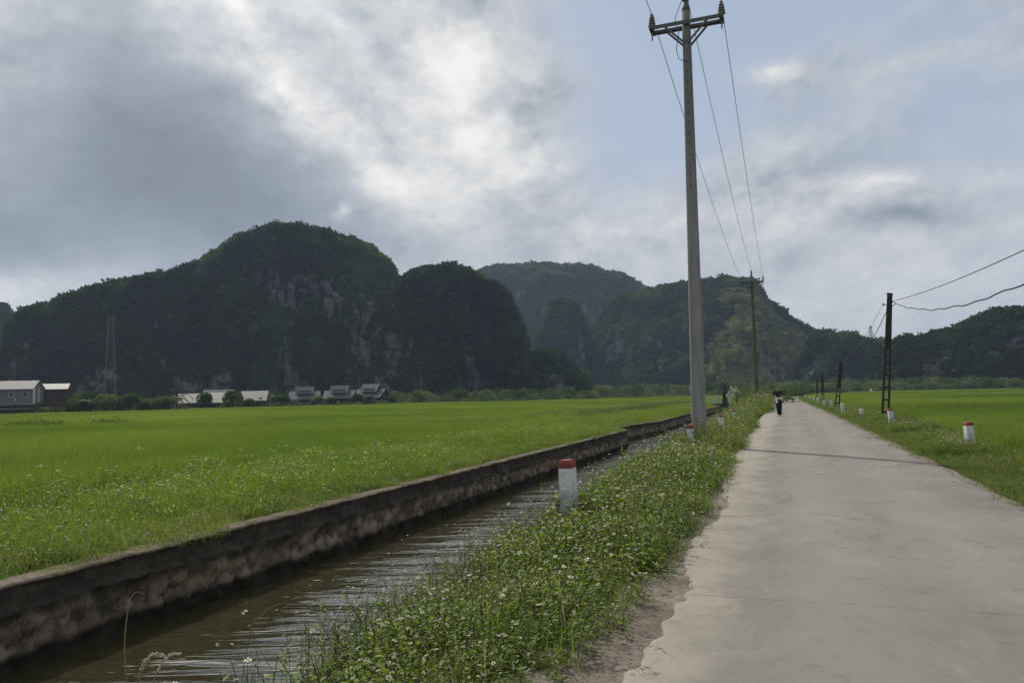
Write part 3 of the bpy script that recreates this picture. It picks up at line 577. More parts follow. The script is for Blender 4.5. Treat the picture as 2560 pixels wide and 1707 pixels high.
# rice
def far_r(a): return np.interp(a,[-40,-30,-10,5,15],[196,200,215,262,300])
lk=lambda S,T:(T<vb(S)+.25)&in_view(S,T)
S,T=fill(2,75,-75,-11,.86,lambda S,T: lk(S,T)&(rng_az(S,T)[0]<58))
scatter('rice_field',PN(S,T,zprof(S,T)-.02),rnd(len(S),0,6.28),np.stack([rnd(len(S),.95,1.1)]*2+[rnd(len(S),.85,1.1)*(1+.16*fbm(np.stack([S*.12,T*.12,S*0],-1),81,3))],1),SRC['rice'],'bright green young rice nearest the camera, left of the canal','rice')
S,T=fill(2,310,-250,-11,3.3,lambda S,T: lk(S,T)&(rng_az(S,T)[0]>=56)&(rng_az(S,T)[0]<far_r(rng_az(S,T)[1])))
scatter('distant_rice_field',PN(S,T,zprof(S,T)-.02),rnd(len(S),0,6.28),np.stack([rnd(len(S),.95,1.1)]*2+[rnd(len(S),.9,1.1)*(1+.2*fbm(np.stack([S*.04,T*.04,S*0],-1),82,3))],1),SRC['rice_far'],'pale green rice stretching to the houses under the hills','rice')
rb=lambda S: np.interp(S,[0,19,24,37,76,150],[5.5,5.9,6.1,6.8,7.2,6.6])+.3*n1(S,.2,83)
S,T=fill(0,80,5,42,.86,lambda S,T:(T>rb(S))&in_view(S,T,13)&(rng_az(S,T)[0]<58))
scatter('rice_field',PN(S,T,zprof(S,T)-.02),rnd(len(S),0,6.28),np.stack([rnd(len(S),.95,1.1)]*2+[rnd(len(S),.8,1.05)*(1+.16*fbm(np.stack([S*.12,T*.12,S*0],-1),84,3))],1),SRC['rice'],'green rice nearest the camera on the right of the road','rice')
S,T=fill(30,380,5,200,3.3,lambda S,T:(T>rb(S)+1)&in_view(S,T)&(rng_az(S,T)[0]>=56)&(rng_az(S,T)[0]<350))
scatter('distant_rice_field',PN(S,T,zprof(S,T)-.02),rnd(len(S),0,6.28),np.stack([rnd(len(S),.95,1.1)]*2+[rnd(len(S),.9,1.1)*(1+.2*fbm(np.stack([S*.04,T*.04,S*0],-1),85,3))],1),SRC['rice_far'],'green rice stretching to the tree line right of the road','rice')
# right verge: short grass with weeds round the bollards
S,T=fill(-1,150,3.4,8,.74,lambda S,T:(T>3.62+.12*n1(S,1.1,91))&(T<rb(S)+.4)&in_view(S,T,25))
scatter('mown_verge_grass',PN(S,T,zprof(S,T)-.015),rnd(len(S),0,6.28),rnd(len(S),.8,1.3)*np.interp(T,[3.5,4.4,6],[.7,.95,1.35])*np.interp(S,[0,30,120],[1,1.1,1.8]),SRC['lawn'],'short dull green grass along the right edge of the road','grass')
pts=[]
for (s,t,r,n) in [(21.3,4.9,.9,26),(20.3,4.6,.8,18),(23.5,5.1,1.,18),(25.5,5.,.8,14),(30.5,5.,.9,22),(31.5,5.5,.8,16),(33.5,4.9,.7,8),(46,4.6,.9,10),(40.5,5.3,.8,8),(58,4.6,2.,10),(80,4.8,3.,14),(100,4.8,4.,16),(130,4.8,5.,18)]:
    for _ in range(n): pts.append((s+random.gauss(0,r*.6),t+random.gauss(0,r*.35),random.uniform(.5,.9)*(1+s/110)))
pts=np.array(pts)
scatter('verge_weeds',PN(pts[:,0],pts[:,1],zprof(pts[:,0],pts[:,1])-.03),rnd(len(pts),0,6.28),pts[:,2],SRC['weeds'],'scruffy weeds growing round the bollards on the right verge','weeds')
# weedy bunds between the paddies
def polyline(pts,step):
    o=[]
    for (a,b),(c,d) in zip(pts,pts[1:]):
        k=max(2,int(math.hypot(c-a,d-b)/step)); o+= [(a+(c-a)*i/k,b+(d-b)*i/k) for i in range(k)]
    return np.array(o)
b=np.array([PN(0,0,0)*0+at(x,y,72+random.uniform(-1.2,1.2)) for x in np.arange(290,860,4.) for y in (900,900)]); b[:,:2]+=rng.normal(0,.35,(len(b),2)); bs_,bt_=ST(b); kk=rng.random(len(b))<.62
scatter('bund_weeds',PN(bs_[kk],bt_[kk],zprof(bs_[kk],bt_[kk])+.02),rnd(kk.sum(),0,6.28),rnd(kk.sum(),.75,1.25),SRC['edge_weeds'],'faint dark weedy bund crossing the middle of the left field','weeds')
b=polyline([(39,-19),(39.7,-14.6),(50.5,-12.0),(68,-11.2),(101,-11.9)],.5); b=np.repeat(b,3,0)+rng.normal(0,.28,(len(b)*3,2))
scatter('bund_weeds',PN(b[:,0],b[:,1],zprof(b[:,0],b[:,1])),rnd(len(b),0,6.28),rnd(len(b),1.0,1.7),SRC['edge_weeds'],'dark line of weeds on the low bund crossing the left field','weeds')
# leaf litter on the dirt shoulder
def litter():
    n=900; s=rng.uniform(3.2,13,n); t=-.38+rng.normal(0,.13,n)+.1; k=t<np.interp(s,EDGE_S,EDGE_T)-.02; s,t=s[k],t[k]; m=len(s)
    c=PN(s,t,s*0-.004); d=rdir(m,-.05,.12); L=rng.uniform(.015,.06,m); v,f=leaves(c,d,np.tile([0,0,1.],(m,1))+rng.normal(0,.3,(m,3)),L,L*.3)
    tag(mesh_np('leaf_litter',v,f,M_['litter']),'dry brown leaves and stems on the sandy road edge','leaf litter',kind='stuff')
M_['litter']=plain('dry_leaves',(.085,.058,.035),.9,.4,4)
litter()
#@@PART2
# ------------------------------------------------------------------ hills
def hill(name,outline,D,wf,p,seed,mat,bush,label,rib=1.,step=2.6,nr=110,N=4000,bs=(1.2,2.6),back=.8,src='scrub',drop=0.,rk=.03,zb=-1.6):
    ox=np.array([a for a,b in outline],float); oy=np.array([b for a,b in outline],float)
    px=np.arange(ox[0],ox[-1]+.1,step); py=np.interp(px,ox,oy)+0
    d=np.array([ray(a,b) for a,b in zip(px,py)]); hy=np.hypot(d[:,0],d[:,1]); dr=d[:,:2]/hy[:,None]; h=EYE+D*d[:,2]/hy-zb; h=np.maximum(h-(.75*(bs[0]+bs[1])/2+.5+drop)*np.clip(h/20,0,1),0)
    k=np.exp(-.5*(np.arange(-40,41)/14.)**2); k/=k.sum(); hs=np.convolve(np.pad(h,40,'edge'),k,'valid'); w=np.maximum(wf*hs,1.)+3
    r=np.linspace(0,1,nr); rb=np.linspace(0,1,22)[1:]
    prof=1-(1-r)**p; front=np.stack([D-w[:,None]*(1-r)[None],np.repeat(h[:,None],nr,1)*prof[None]],-1); bk=np.stack([D+(back*hs+4)[:,None]*rb[None],h[:,None]*(1-rb**2.2)[None]],-1)
    g=np.concatenate([front,bk],1); dist,zz=g[...,0],g[...,1]; fr=np.concatenate([r,1+rb])
    X=dr[:,0][:,None]*dist; Y=dr[:,1][:,None]*dist; Z=zb+zz; q=np.stack([X,Y,Z],-1); amp=np.clip(h/35,0.05,1)[:,None]*np.clip((2-fr)/.7,0,1)[None]
    ribs=fbm(q*np.array([1/38,1/38,1/85]),seed,3)*10*rib; med=fbm(q*np.array([1/11,1/11,1/24]),seed+7,4)*3.4*(.5+.5*rib); cl=fbm(q*np.array([1/5.,1/5.,1/30]),seed+17,3)*1.6; bmp=fbm(q*np.array([1/3.2,1/3.2,1/3.2]),seed+13,3)*1.0
    dd=(ribs+med+cl+bmp)*amp; fade=np.clip((1.25-fr)/.5,0,1)[None]
    X=X-dr[:,0][:,None]*dd*fade; Y=Y-dr[:,1][:,None]*dd*fade; ts=np.stack([dr[:,1],-dr[:,0]],1); X=X+ts[:,0][:,None]*med*.5*amp; Y=Y+ts[:,1][:,None]*med*.5*amp
    Z=np.maximum(Z+(bmp*.9+.5*cl)*amp*np.clip(zz/6,0,1),zb-1)
    G=np.stack([X,Y,Z],-1); o=tag(mesh_np(name,G,grid_faces(*X.shape),mat,smooth=True),label,'hill',kind='structure')
    # scrub growing on it, thinner on the steep streaked rock
    wgt=np.repeat((h/h.max())[:,None]+.05,nr+21,1)*np.concatenate([np.ones(nr),.35*np.ones(21)])[None]; wgt[:,nr+9:]=0
    rock=fbm(G*np.array([1/9,1/9,1/45]),seed+23,3)+.6*fbm(G/45.,seed+29,2); steep=np.clip((.62-fr)/.5,0,1)[None]; wgt=wgt*np.where((rock>rk)&(steep>.02),1-.94*np.clip(steep*2.2,0,1),1)
    wf_=wgt.ravel(); ii=rng.choice(wf_.size,N,p=wf_/wf_.sum()); pts=G.reshape(-1,3)[ii]+rng.normal(0,.5,(N,3)); sc_=rng.uniform(*bs,N)*np.where(rng.random(N)<.06,1.5,1)
    lt=(fbm(pts/np.array([18.,18.,26.]),seed+41,3)>.22)|(rng.random(N)<.05)
    if src!='scrub': lt[:]=False
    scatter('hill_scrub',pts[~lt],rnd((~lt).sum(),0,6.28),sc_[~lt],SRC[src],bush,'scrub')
    if lt.any(): scatter('light_hill_scrub',pts[lt],rnd(lt.sum(),0,6.28),sc_[lt]*.9,SRC['scrub_light'],'paler '+bush,'scrub')
    return o
A_=[(-14,1012),(-8,990),(5,955),(12,918),(22,850),(28,815),(38,787),(54,764),(88,749),(126,739),(191,726),(245,701),(268,699),(325,687),(365,676),(406,674),(459,659),(513,645),(536,626),(574,596),(620,578),(666,561),(696,557),(753,563),(790,562),(830,573),(879,584),(918,603),(944,622),(967,649),(990,684),(1030,705),(1080,760),(1130,850),(1180,960),(1200,1000)]
B_=[(800,1005),(830,960),(880,870),(930,775),(972,712),(1002,692),(1025,686),(1044,676),(1075,663),(1109,661),(1151,665),(1174,676),(1197,687),(1228,697),(1250,714),(1273,741),(1284,772),(1296,798),(1312,826),(1322,860),(1330,905),(1345,950),(1362,985)]
C_=[(1270,990),(1300,930),(1320,893),(1340,877),(1379,876),(1404,890),(1420,912),(1442,925),(1458,935),(1468,954),(1475,980)]
E_=[(980,980),(1040,850),(1100,745),(1150,700),(1197,676),(1240,665),(1300,660),(1340,658),(1380,657),(1405,660),(1450,661),(1485,668),(1506,682),(1550,685),(1590,705),(1625,722),(1660,745),(1720,790),(1800,860),(1860,960)]
F_=[(1300,985),(1322,905),(1330,880),(1345,830),(1365,790),(1375,765),(1395,748),(1420,749),(1445,765),(1455,790),(1470,830),(1490,880),(1515,975)]
G_=[(1425,980),(1455,920),(1478,860),(1500,800),(1522,752),(1560,735),(1630,724),(1662,712),(1688,708),(1723,702),(1761,699),(1790,696),(1806,691),(1819,687),(1835,691),(1870,694),(1885,699),(1895,717),(1909,734),(1948,768),(1981,792),(2013,810),(2046,827),(2090,850),(2140,890),(2190,930),(2240,975)]
H_=[(1960,975),(1990,930),(2015,865),(2046,830),(2065,831),(2076,829),(2089,836),(2102,832),(2124,833),(2143,842),(2161,846),(2176,844),(2206,849),(2237,856),(2270,872),(2310,920),(2350,965)]
I_=[(2165,965),(2190,930),(2215,885),(2238,860),(2254,841),(2270,837),(2297,848),(2332,828),(2359,823),(2395,819),(2426,801),(2475,779),(2506,772),(2542,772),(2575,778),(2640,795),(2720,835),(2790,900),(2850,955)]
J_=[(-190,1012),(-130,830),(-80,775),(-30,758),(5,762),(20,772),(33,790),(45,830),(75,930),(95,1005)]
hill('karst_hill',J_,620,.6,2.2,3,M_['karst'],'scrub on the distant hill cut by the left frame edge','distant dark hill at the left edge',N=900,nr=60)
hill('karst_hill',E_,900,.9,2.0,5,M_['karst'],'scrub on the hazy hill at the back','broad hazy hill behind the others',N=5500,nr=90,bs=(2.,4.2),rib=1.3)
hill('karst_hill',F_,600,.6,2.4,8,M_['karst'],'scrub on the small domed knoll','steep domed knoll in the gap between the hills',N=1300,nr=80,bs=(1.6,3.))
hill('karst_hill',G_,640,1.25,1.45,12,M_['karst'],'scrub and grass on the ridge behind the power poles','rugged ridge with a grassy slope behind the power poles',rib=1.15,N=5500,bs=(1.4,3.0))
hill('karst_hill',H_,520,.9,1.7,15,M_['karst'],'scrub on the low saddle ridge','low wooded saddle right of the road',N=2200,nr=70,bs=(1.5,3.))
hill('karst_hill',I_,430,.75,2.0,19,M_['karst'],'scrub on the dark hill at the right','dark wooded hill at the right edge',N=4800,bs=(1.4,2.8))
hill('karst_hill',A_,385,.55,2.3,23,M_['karst'],'scrub covering the big domed hill','big dark domed karst hill with a long left shoulder',N=13000,nr=150,step=1.8,drop=2.6,rib=1.2,rk=-.04)
hill('karst_hill',B_,350,.5,2.5,27,M_['karst'],'scrub covering the cliff sided hill','cliff sided karst hill right of the big dome',N=6500,nr=150,step=1.6,drop=2.4,rib=1.25,rk=-.22)
hill('karst_hill',C_,325,.9,1.8,31,M_['karst'],'bushes on the low spur','low green spur at the foot of the cliff sided hill',N=900,nr=60,bs=(1.2,2.2))
# grassy slope in front of the ridge
hill('grassy_slope',[(1535,985),(1590,940),(1650,880),(1700,822),(1745,768),(1785,735),(1825,718),(1870,724),(1905,752),(1948,792),(1985,818),(2020,842),(2060,868),(2120,900),(2180,938),(2225,978)],605,1.35,1.2,37,M_['karst_grass'],'grass tufts and bushes on the paler slope','paler grassy slope running down from the ridge to the road end',rib=1.1,N=4200,bs=(1.1,2.4),src='slope_mix')
# ------------------------------------------------------------------ tree belts
def belt(name,segs,label):
    pts=[];sz=[]
    for (x0,x1,d0,d1,r0,r1,n) in segs:
        for _ in range(n):
            x=random.uniform(x0,x1); D=random.uniform(d0,d1); r=random.uniform(r0,r1)*random.choice((.7,1,1,1.15)); q=at(x,900,D); pts.append((q[0],q[1],-.9+r*random.uniform(.25,.6))); sz.append(r)
    scatter(name,pts,rnd(len(pts),0,6.28),np.array(sz),SRC['belt'],label,'trees')
belt('hill_foot_trees',[(-70,190,192,198.,.9,1.7,60),(170,460,199,209,.7,1.5,70),(440,1010,207,211,.6,1.2,70),(690,1010,222,229,.7,1.5,50),(-60,1480,262,318,1.6,3.6,420),(-60,1480,236,262,1.,2.2,230),(330,1480,222,236,.6,1.3,170)],'dark scrub and bushes lining the foot of the left hills')
belt('valley_trees',[(1440,1990,430,520,2.5,5.2,330),(1440,1900,330,430,1.6,4.2,230),(1440,1800,305,330,.8,1.6,120)],'bushy green trees filling the valley behind the road')
belt('right_tree_line',[(1960,2620,385,420,2.2,4.6,260),(1960,2620,355,385,1.4,2.8,230),(1990,2110,300,360,1.5,3.2,60)],'green tree line under the right hills')
belt('roadside_bushes',[(1893,1950,92,150,.6,1.5,34),(1925,1958,150,210,.8,2.2,30),(1975,2010,215,300,1.5,3.0,24)],'brownish bushes crowding the far left side of the road')
b=[];bz=[]
for _ in range(240):
    x=random.uniform(1000,1760); D=random.uniform(232,262)+np.interp(x,[1000,1760],[0,40]); q=at(x,900,D); b.append((q[0],q[1],-.5)); bz.append(random.uniform(.9,1.6))
scatter('reed_band',b,rnd(len(b),0,6.28),np.array(bz)*1.4,SRC['edge_weeds'],'dull reeds edging the far side of the left field','reeds')
# ------------------------------------------------------------------ poles and wires
def lerp(a,b,k): return a+(b-a)*k
def insulator(mb,c,h,r,m=0):
    prof=[(r*.35,0),(r*.35,h*.08)]
    for i in range(4):
        z=h*(.12+.19*i); k=1-.10*i; prof+=[(r*.5*k,z),(r*k,z+h*.015),(r*k,z+h*.07),(r*.52*k,z+h*.13)]
    prof+=[(r*.45,h*.9),(r*.5,h*.95),(r*.3,h)]; mb.lathe(prof,c,12,m)
def power_pole(s,t,Hh,rb,rt,mat,label,lean=(0,0),detail=True,arm=1.06):
    root=empty('power_pole',P(s,t,-.1),-AZ,label,'power pole','concrete power poles carrying the three wires'); root.rotation_euler=(lean[1],lean[0],-AZ)
    n=20 if detail else 10; m=MB(); m.lathe([(lerp(rb,rt,k),Hh*k) for k in np.linspace(0,1,14)],n=n)
    if detail:
        for i in range(15): z=7.6+i*.31; m.box((.0,-lerp(rb,rt,z/Hh)-.0005,z),(.032,.006,.05),m=1)
    m.build('shaft',[mat,M_['hole']],root)
    za=Hh-.42
    for y in (-1,1):
        ry=lerp(rb,rt,za/Hh)+.045; b=MB(); b.box((0,y*ry,za),(2*arm,.075,.085)); b.box((0,y*(ry+.03),za-.05),(2*arm,.012,.06)); b.build('crossarm',M_['steel'],root,bevel=.006 if detail else 0)
        for x in (-1,1): MB().bar((x*.62,y*ry*.98,za-.03),(x*.06,y*ry*.98,za-.62),.055,.05).build('brace',M_['steel'],root)
    for x in (-arm+.05,arm-.05):
        MB().box((x,0,za),(.12,.52,.13)).build('end_plate',M_['steel'],root,bevel=.008 if detail else 0)
        b=MB(); insulator(b,(x,0,za+.065),.44,.115); b.tube([(x,0,za-.32),(x,0,za+.02)],.022); b.build('insulator',M_['porcelain'],root)
    b=MB(); b.lathe([(rt*1.05,Hh-.02),(rt*.95,Hh+.08),(.07,Hh+.2),(.06,Hh+.28)],n=12); b.build('pole_cap',M_['steel'],root)
    b=MB(); insulator(b,(0,0,Hh+.26),.44,.118); b.build('insulator',M_['porcelain'],root)
    if detail:
        b=MB(); b.tube([(-.10,-.2,Hh+.2),(-.30,-.22,Hh-.30),(-.20,-.24,Hh-.75),(-.28,-.25,Hh-1.25),(-.22,-.25,Hh-1.55),(-.06,-rt-.03,Hh-1.6)],.012,5); b.build('earth_wire',M_['wire_grey'],root)
        MB().box((rb*.80,-.06,3.1),(.05,.12,.55)).build('junction_strip',M_['steel_light'],root)
    return root,za
HP=12.92
poles=[(21.75,-1.50,HP,.215,.118,M_['pole'],'tall pale grey concrete power pole in the foreground beside the canal',(R(.5),0),True),
 (72,-1.66,12.2,.20,.115,M_['pole_brown'],'brownish power pole standing before the ridge, second along the road',(0,0),True),
 (122,-2.5,11.6,.18,.11,M_['pole_grey'],'thin hazy power pole just right of the brownish one',(0,0),False),
 (172,-2.3,10.6,.18,.11,M_['pole_grey'],'faint pale power pole above the walker, third from the foreground pole',(0,0),False),
 (222,-1.9,10.,.18,.11,M_['pole_grey'],'farthest faint power pole near the end of the road',(0,0),False)]
tops=[]
for (s,t,Hh,rb,rt,m,l,ln,dt) in poles:
    r_,za=power_pole(s,t,Hh,rb,rt,m,l,ln,dt); T=Matrix.Translation(r_.location)@r_.rotation_euler.to_matrix().to_4x4(); tops.append([T@Vector(v) for v in ((-1.01,0,za+.50),(0,0,Hh+.70),(1.01,0,za+.50))])
tops.insert(0,[v+Vector((*(-50*U),.35)) for v in tops[0]])
def sagline(a,b,sag,n=24): return [a.lerp(b,i/n)-Vector((0,0,4*sag*(i/n)*(1-i/n))) for i in range(n+1)]
for i,nm in enumerate(('left','middle','right')):
    pts=[]
    for j in range(len(tops)-1): pts+=sagline(tops[j][i],tops[j+1][i],.55)[(1 if j else 0):]
    o=MB().tube(pts,.011,5).build('power_line',M_['wire_grey']); tag(o,{'left':'grey power wire on the left insulators, nearest the canal','middle':'grey power wire running over the pole tops','right':'grey power wire on the right insulators, nearest the road'}[nm],'power wire','three overhead power wires')
# old ladder pole on the right and its broken row
def ladder_pole(s,t,Hh,wb,wt_,label,lean,solid=.42):
    root=empty('utility_pole',P(s,t,-.2),-AZ,label,'utility pole','old blackened utility poles in the right field'); root.rotation_euler=(lean[1],lean[0],-AZ); Hh+=.2
    for x in (-1,1): MB().bar((x*(wb/2-.05),0,0),(x*(wt_/2-.05),0,Hh),.13,.10).build('leg',M_['pole_dark'],root,bevel=.012)
    zs_=Hh*(1-solid); w=lerp(wb,wt_,1-solid/2)-.16; MB().box((0,0,Hh-Hh*solid/2-.06),(w,.10,Hh*solid)).build('web',M_['pole_dark'],root)
    k=0; z=.55
    while z<zs_-.2:
        MB().box((0,0,z),(lerp(wb,wt_,z/Hh)-.18,.095,.10)).build('rung',M_['pole_dark'],root); z+=.62
    return root
lp=ladder_pole(40.9,5.40,6.2,.40,.235,'tall black ladder shaped concrete pole with cables, right verge',(R(4.9),0))
MB().box((0,0,6.42),(.26,.16,.10),ry=.15).build('broken_cap',M_['pole_dark'],lp)
b=MB(); b.bar((-.14,0,5.85),(-.27,0,5.92),.03,.03); b.lathe([(.03,0),(.05,.02),(.05,.07),(.03,.1)],(-.27,0,5.85),8); b.build('bracket',M_['steel'],lp)
b=MB(); b.tube([(.10+.11*math.cos(a)*.9+.04,-.1,5.93+.10*math.sin(a)) for a in np.linspace(1.9,-2.2,12)],.018,6); b.build('cable_loop',M_['wire'],lp)
l2=ladder_pole(70.7,4.95,4.05,.42,.26,'leaning black concrete pole without wires, beyond the cable pole',(R(8),0),.55)
l3=ladder_pole(105,5.35,3.7,.36,.28,'thin upright black pole in the rice, second beyond the cable pole',(R(1.),0),.6)
l4=ladder_pole(135,5.75,3.3,.34,.26,'farthest short black pole standing in the rice',(R(2.),0),.6)
TL=Matrix.Translation(lp.location)@lp.rotation_euler.to_matrix().to_4x4(); ca=TL@Vector((.13,0,6.08)); cb=TL@Vector((-.27,0,5.95)); T2=Matrix.Translation(l2.location)@l2.rotation_euler.to_matrix().to_4x4(); c2=T2@Vector((0,0,4.2))
def wavy(pts,a): return [p+Vector((0,0,a*math.sin(i*1.7)+a*.6*math.sin(i*.77))) for i,p in enumerate(pts)]
o=MB().tube(sagline(ca,Vector(P(-4,5.6,4.0)),.5,40),.013,5).build('overhead_cable',M_['wire']); tag(o,'upper smooth black cable rising right from the ladder pole','cable','cables on the ladder shaped pole')
o=MB().tube(wavy(sagline(ca-Vector((0,0,.05)),Vector(P(-4,5.7,5.7)),2.0,60),.022),.019,5).build('overhead_cable',M_['wire']); tag(o,'lower wavy thick black cable sagging right from the ladder pole','cable','cables on the ladder shaped pole')
o=MB().tube(sagline(cb,c2,.5,20),.009,5).build('overhead_cable',M_['wire_grey']); tag(o,'thin cable dropping from the ladder pole bracket to the leaning pole','cable','cables on the ladder shaped pole')
o=MB().tube(wavy(sagline(TL@Vector((-.1,0,5.6)),c2-Vector((0,0,.1)),.95,24),.015),.018,5).build('overhead_cable',M_['wire']); tag(o,'thick cable sagging from the ladder pole to the leaning pole','cable','cables on the ladder shaped pole')
# ------------------------------------------------------------------ bollards
def make_bollard(cap=True):
    r=empty('bollard',(0,0,0)); m=MB(); m.box((0,0,.325),(.18,.18,.77),taper=.955); m.build('post',M_['white'],r,bevel=.010)
    if cap:
        m=MB(); w=.0875
        vs=[(x*w*k,y*w*k,z) for k,z in ((1.,.695),(1.,.752),(.72,.790)) for x,y in ((-1,-1),(1,-1),(1,1),(-1,1))]; fs=[(i+j*4,(i+1)%4+j*4,(i+1)%4+(j+1)*4,i+(j+1)*4) for j in (0,1) for i in range(4)]+[(8,9,10,11),(3,2,1,0)]
        m.poly(vs,fs); m.build('cap',M_['red'],r,bevel=.005)
    return r
bc=make_bollard(); bn=make_bollard(False)
BL=[(8.9,-1.68,-8,-1.2,1.08,1,'nearest red capped white bollard standing in the weeds beside the canal'),
 (20.6,-1.60,6,-.5,.97,1,'red capped white bollard in front of the tall grey power pole'),
 (29.4,-1.50,10,0,.97,1,'red capped white bollard just right of the grey power pole'),
 (39,-1.67,6,1.,.92,1,'half buried grey topped bollard below the small bridge'),
 (51,-1.7,6,2,.9,1,'small pale bollard peeping from weeds below the plumed grass'),
 (21.3,5.10,16,-1.5,.97,1,'nearest right hand bollard, red capped, with weeds at its foot'),
 (33.9,4.87,12,-3.5,1.02,1,'leaning red capped bollard touching the ladder pole in view'),
 (46.,4.82,10,-2,.72,0,'short bare white bollard left of the ladder pole'),
 (51.7,4.22,10,-1,1.,0,'plain white bollard right of the leaning black pole'),
 (66.4,4.29,10,.5,1.04,0,'bright white bollard just left of the leaning black pole'),
 (76.7,4.27,10,0,.82,0,'shorter white bollard, second left of the leaning black pole'),
 (93.6,4.3,10,0,.95,0,'white bollard, third left of the leaning black pole'),
 (103.5,4.2,10,1,1.,0,'white bollard, fourth left of the leaning black pole'),
 (125,4.3,10,0,.85,0,'small white bollard, second farthest on the right verge'),
 (159,4.35,10,0,.95,0,'tiny farthest white bollard on the right verge')]
used=set()
for (s,t,rz,ln,k,cap,l) in BL:
    pr=bc if cap else bn; o=pr if pr not in used else copy_tree(pr); used.add(pr)
    o.location=Vector(P(s,t,float(zprof(np.array([s]),np.array([t]))[0])-.02)); o.rotation_euler=(R(1.5),R(ln),-AZ+R(rz)); o.scale=(1,1,k); tag(o,l,'bollard','white roadside bollards')
# ------------------------------------------------------------------ small bridge with its post, plumed grass
br=empty('footbridge',P(93,-6.2,0),-AZ,'small dark concrete footbridge with pale rails over the canal','footbridge')
MB().box((0,0,.02),(6.6,2.0,.22)).build('deck',M_['brick_dark'],br,bevel=.02)
for x in (-2.6,2.5): MB().box((x,0,-.75),(.7,1.9,1.31)).build('abutment',M_['brick_dark'],br)
for y in (-.93,.93):
    b=MB(); b.bar((-3.2,y,.86),(3.2,y,.86),.08,.09); b.bar((-3.2,y,.46),(3.2,y,.46),.06,.06)
    for x in np.linspace(-3.15,3.15,4): b.box((x,y,.5),(.10,.10,.76))
    b.build('railing',M_['rail'],br)
sp=empty('sluice_post',P(88.5,-5.75,-.25),-AZ,'dark tapering concrete sluice post in front of the footbridge','sluice post')
MB().box((0,0,.85),(.62,.5,1.7),taper=.80).build('post',M_['brick_dark'],sp,bevel=.03)
m=MB(); m.lathe([(.36,1.7),(.20,1.95),(.12,2.1),(.11,2.42),(.02,2.5)],n=8,smooth=False); m.build('cap',M_['brick_dark'],sp)
def plumed():
    r=empty('plumed_grass',P(66,-2.35,-.1),-AZ,'big clump of reed grass with silvery plumes beside the canal','reed grass')
    v,q=blades(900,1.1,1.75,.022,.42,.35,.5); mesh_np('foliage',v,q,M_['tree_light'],parent=r)
    v,q=blades(500,.9,1.2,.026,.6,.35,.5); mesh_np('foliage',v,q,M_['grass_dark'],parent=r)
    for k in range(16):
        b=np.array([-.65+random.gauss(0,.2),random.gauss(0,.2),random.uniform(.45,.9)]); a=random.uniform(2.2,4.6); ln=random.uniform(.6,1.25); tip=b+np.array([math.cos(a)*ln*.45,math.sin(a)*.2,ln]); n=70
        kk=rng.random(n); c=b+(tip-b)*kk[:,None]; d=np.tile(tip-b,(n,1))+rng.normal(0,.35,(n,3)); L=np.full(n,.27); v,q=leaves(c,d,rdir(n),L,L*.24); mesh_np('plume',v,q,M_['plume'],parent=r)
plumed()
# ------------------------------------------------------------------ walker
def skin(name,v,e,r,mat,parent=None,sub=1,loc=None):
    me=bpy.data.meshes.new(name); me.from_pydata([tuple(x) for x in v],e,[]); me.materials.append(mat); o=bpy.data.objects.new(name,me); link(o,parent)
    md=o.modifiers.new('skin','SKIN'); md.use_smooth_shade=True
    for i,x in enumerate(me.skin_vertices[0].data): x.radius=(r[i],r[i]) if not isinstance(r[i],tuple) else r[i]; x.use_root=(i==0)
    if sub: m2=o.modifiers.new('sub','SUBSURF'); m2.levels=sub; m2.render_levels=sub
    return o
def chainmesh(chains):
    """chains: list of lists of (key or None,(x,y,z),r); a string alone refers to an earlier key"""
    v=[];e=[];r=[];K={}
    for ch in chains:
        prev=None
        for it in ch:
            if isinstance(it,str): i=K[it]
            else:
                k,c,rad=it; v.append(c); r.append(rad); i=len(v)-1
                if k: K[k]=i
            if prev is not None: e.append((prev,i))
            prev=i
    return v,e,r
def hand(chains,key,w,side,down=(0,0,-1)):
    w=Vector(w); dn=Vector(down).normalized(); ax=Vector((0,1,0))
    p=w+dn*.085; chains.append([key,(key+'p',tuple(p),(.036,.018))])
    for i,(o,l) in enumerate(((-.030,.060),(-.010,.072),(.011,.068),(.030,.052))):
        a=p+ax*o+dn*.01; c=a+dn*l*.5+Vector((-side*.006,0,0)); d=a+dn*l+Vector((-side*.022,0,0)); chains.append([key+'p',(None,tuple(a),.0095),(None,tuple(c),.009),(None,tuple(d),.008)])
    a=w+dn*.035-ax*.032; chains.append([key,(None,tuple(a),.012),(None,tuple(a+dn*.035-ax*.018),.010),(None,tuple(a+dn*.062-ax*.02),.008)])
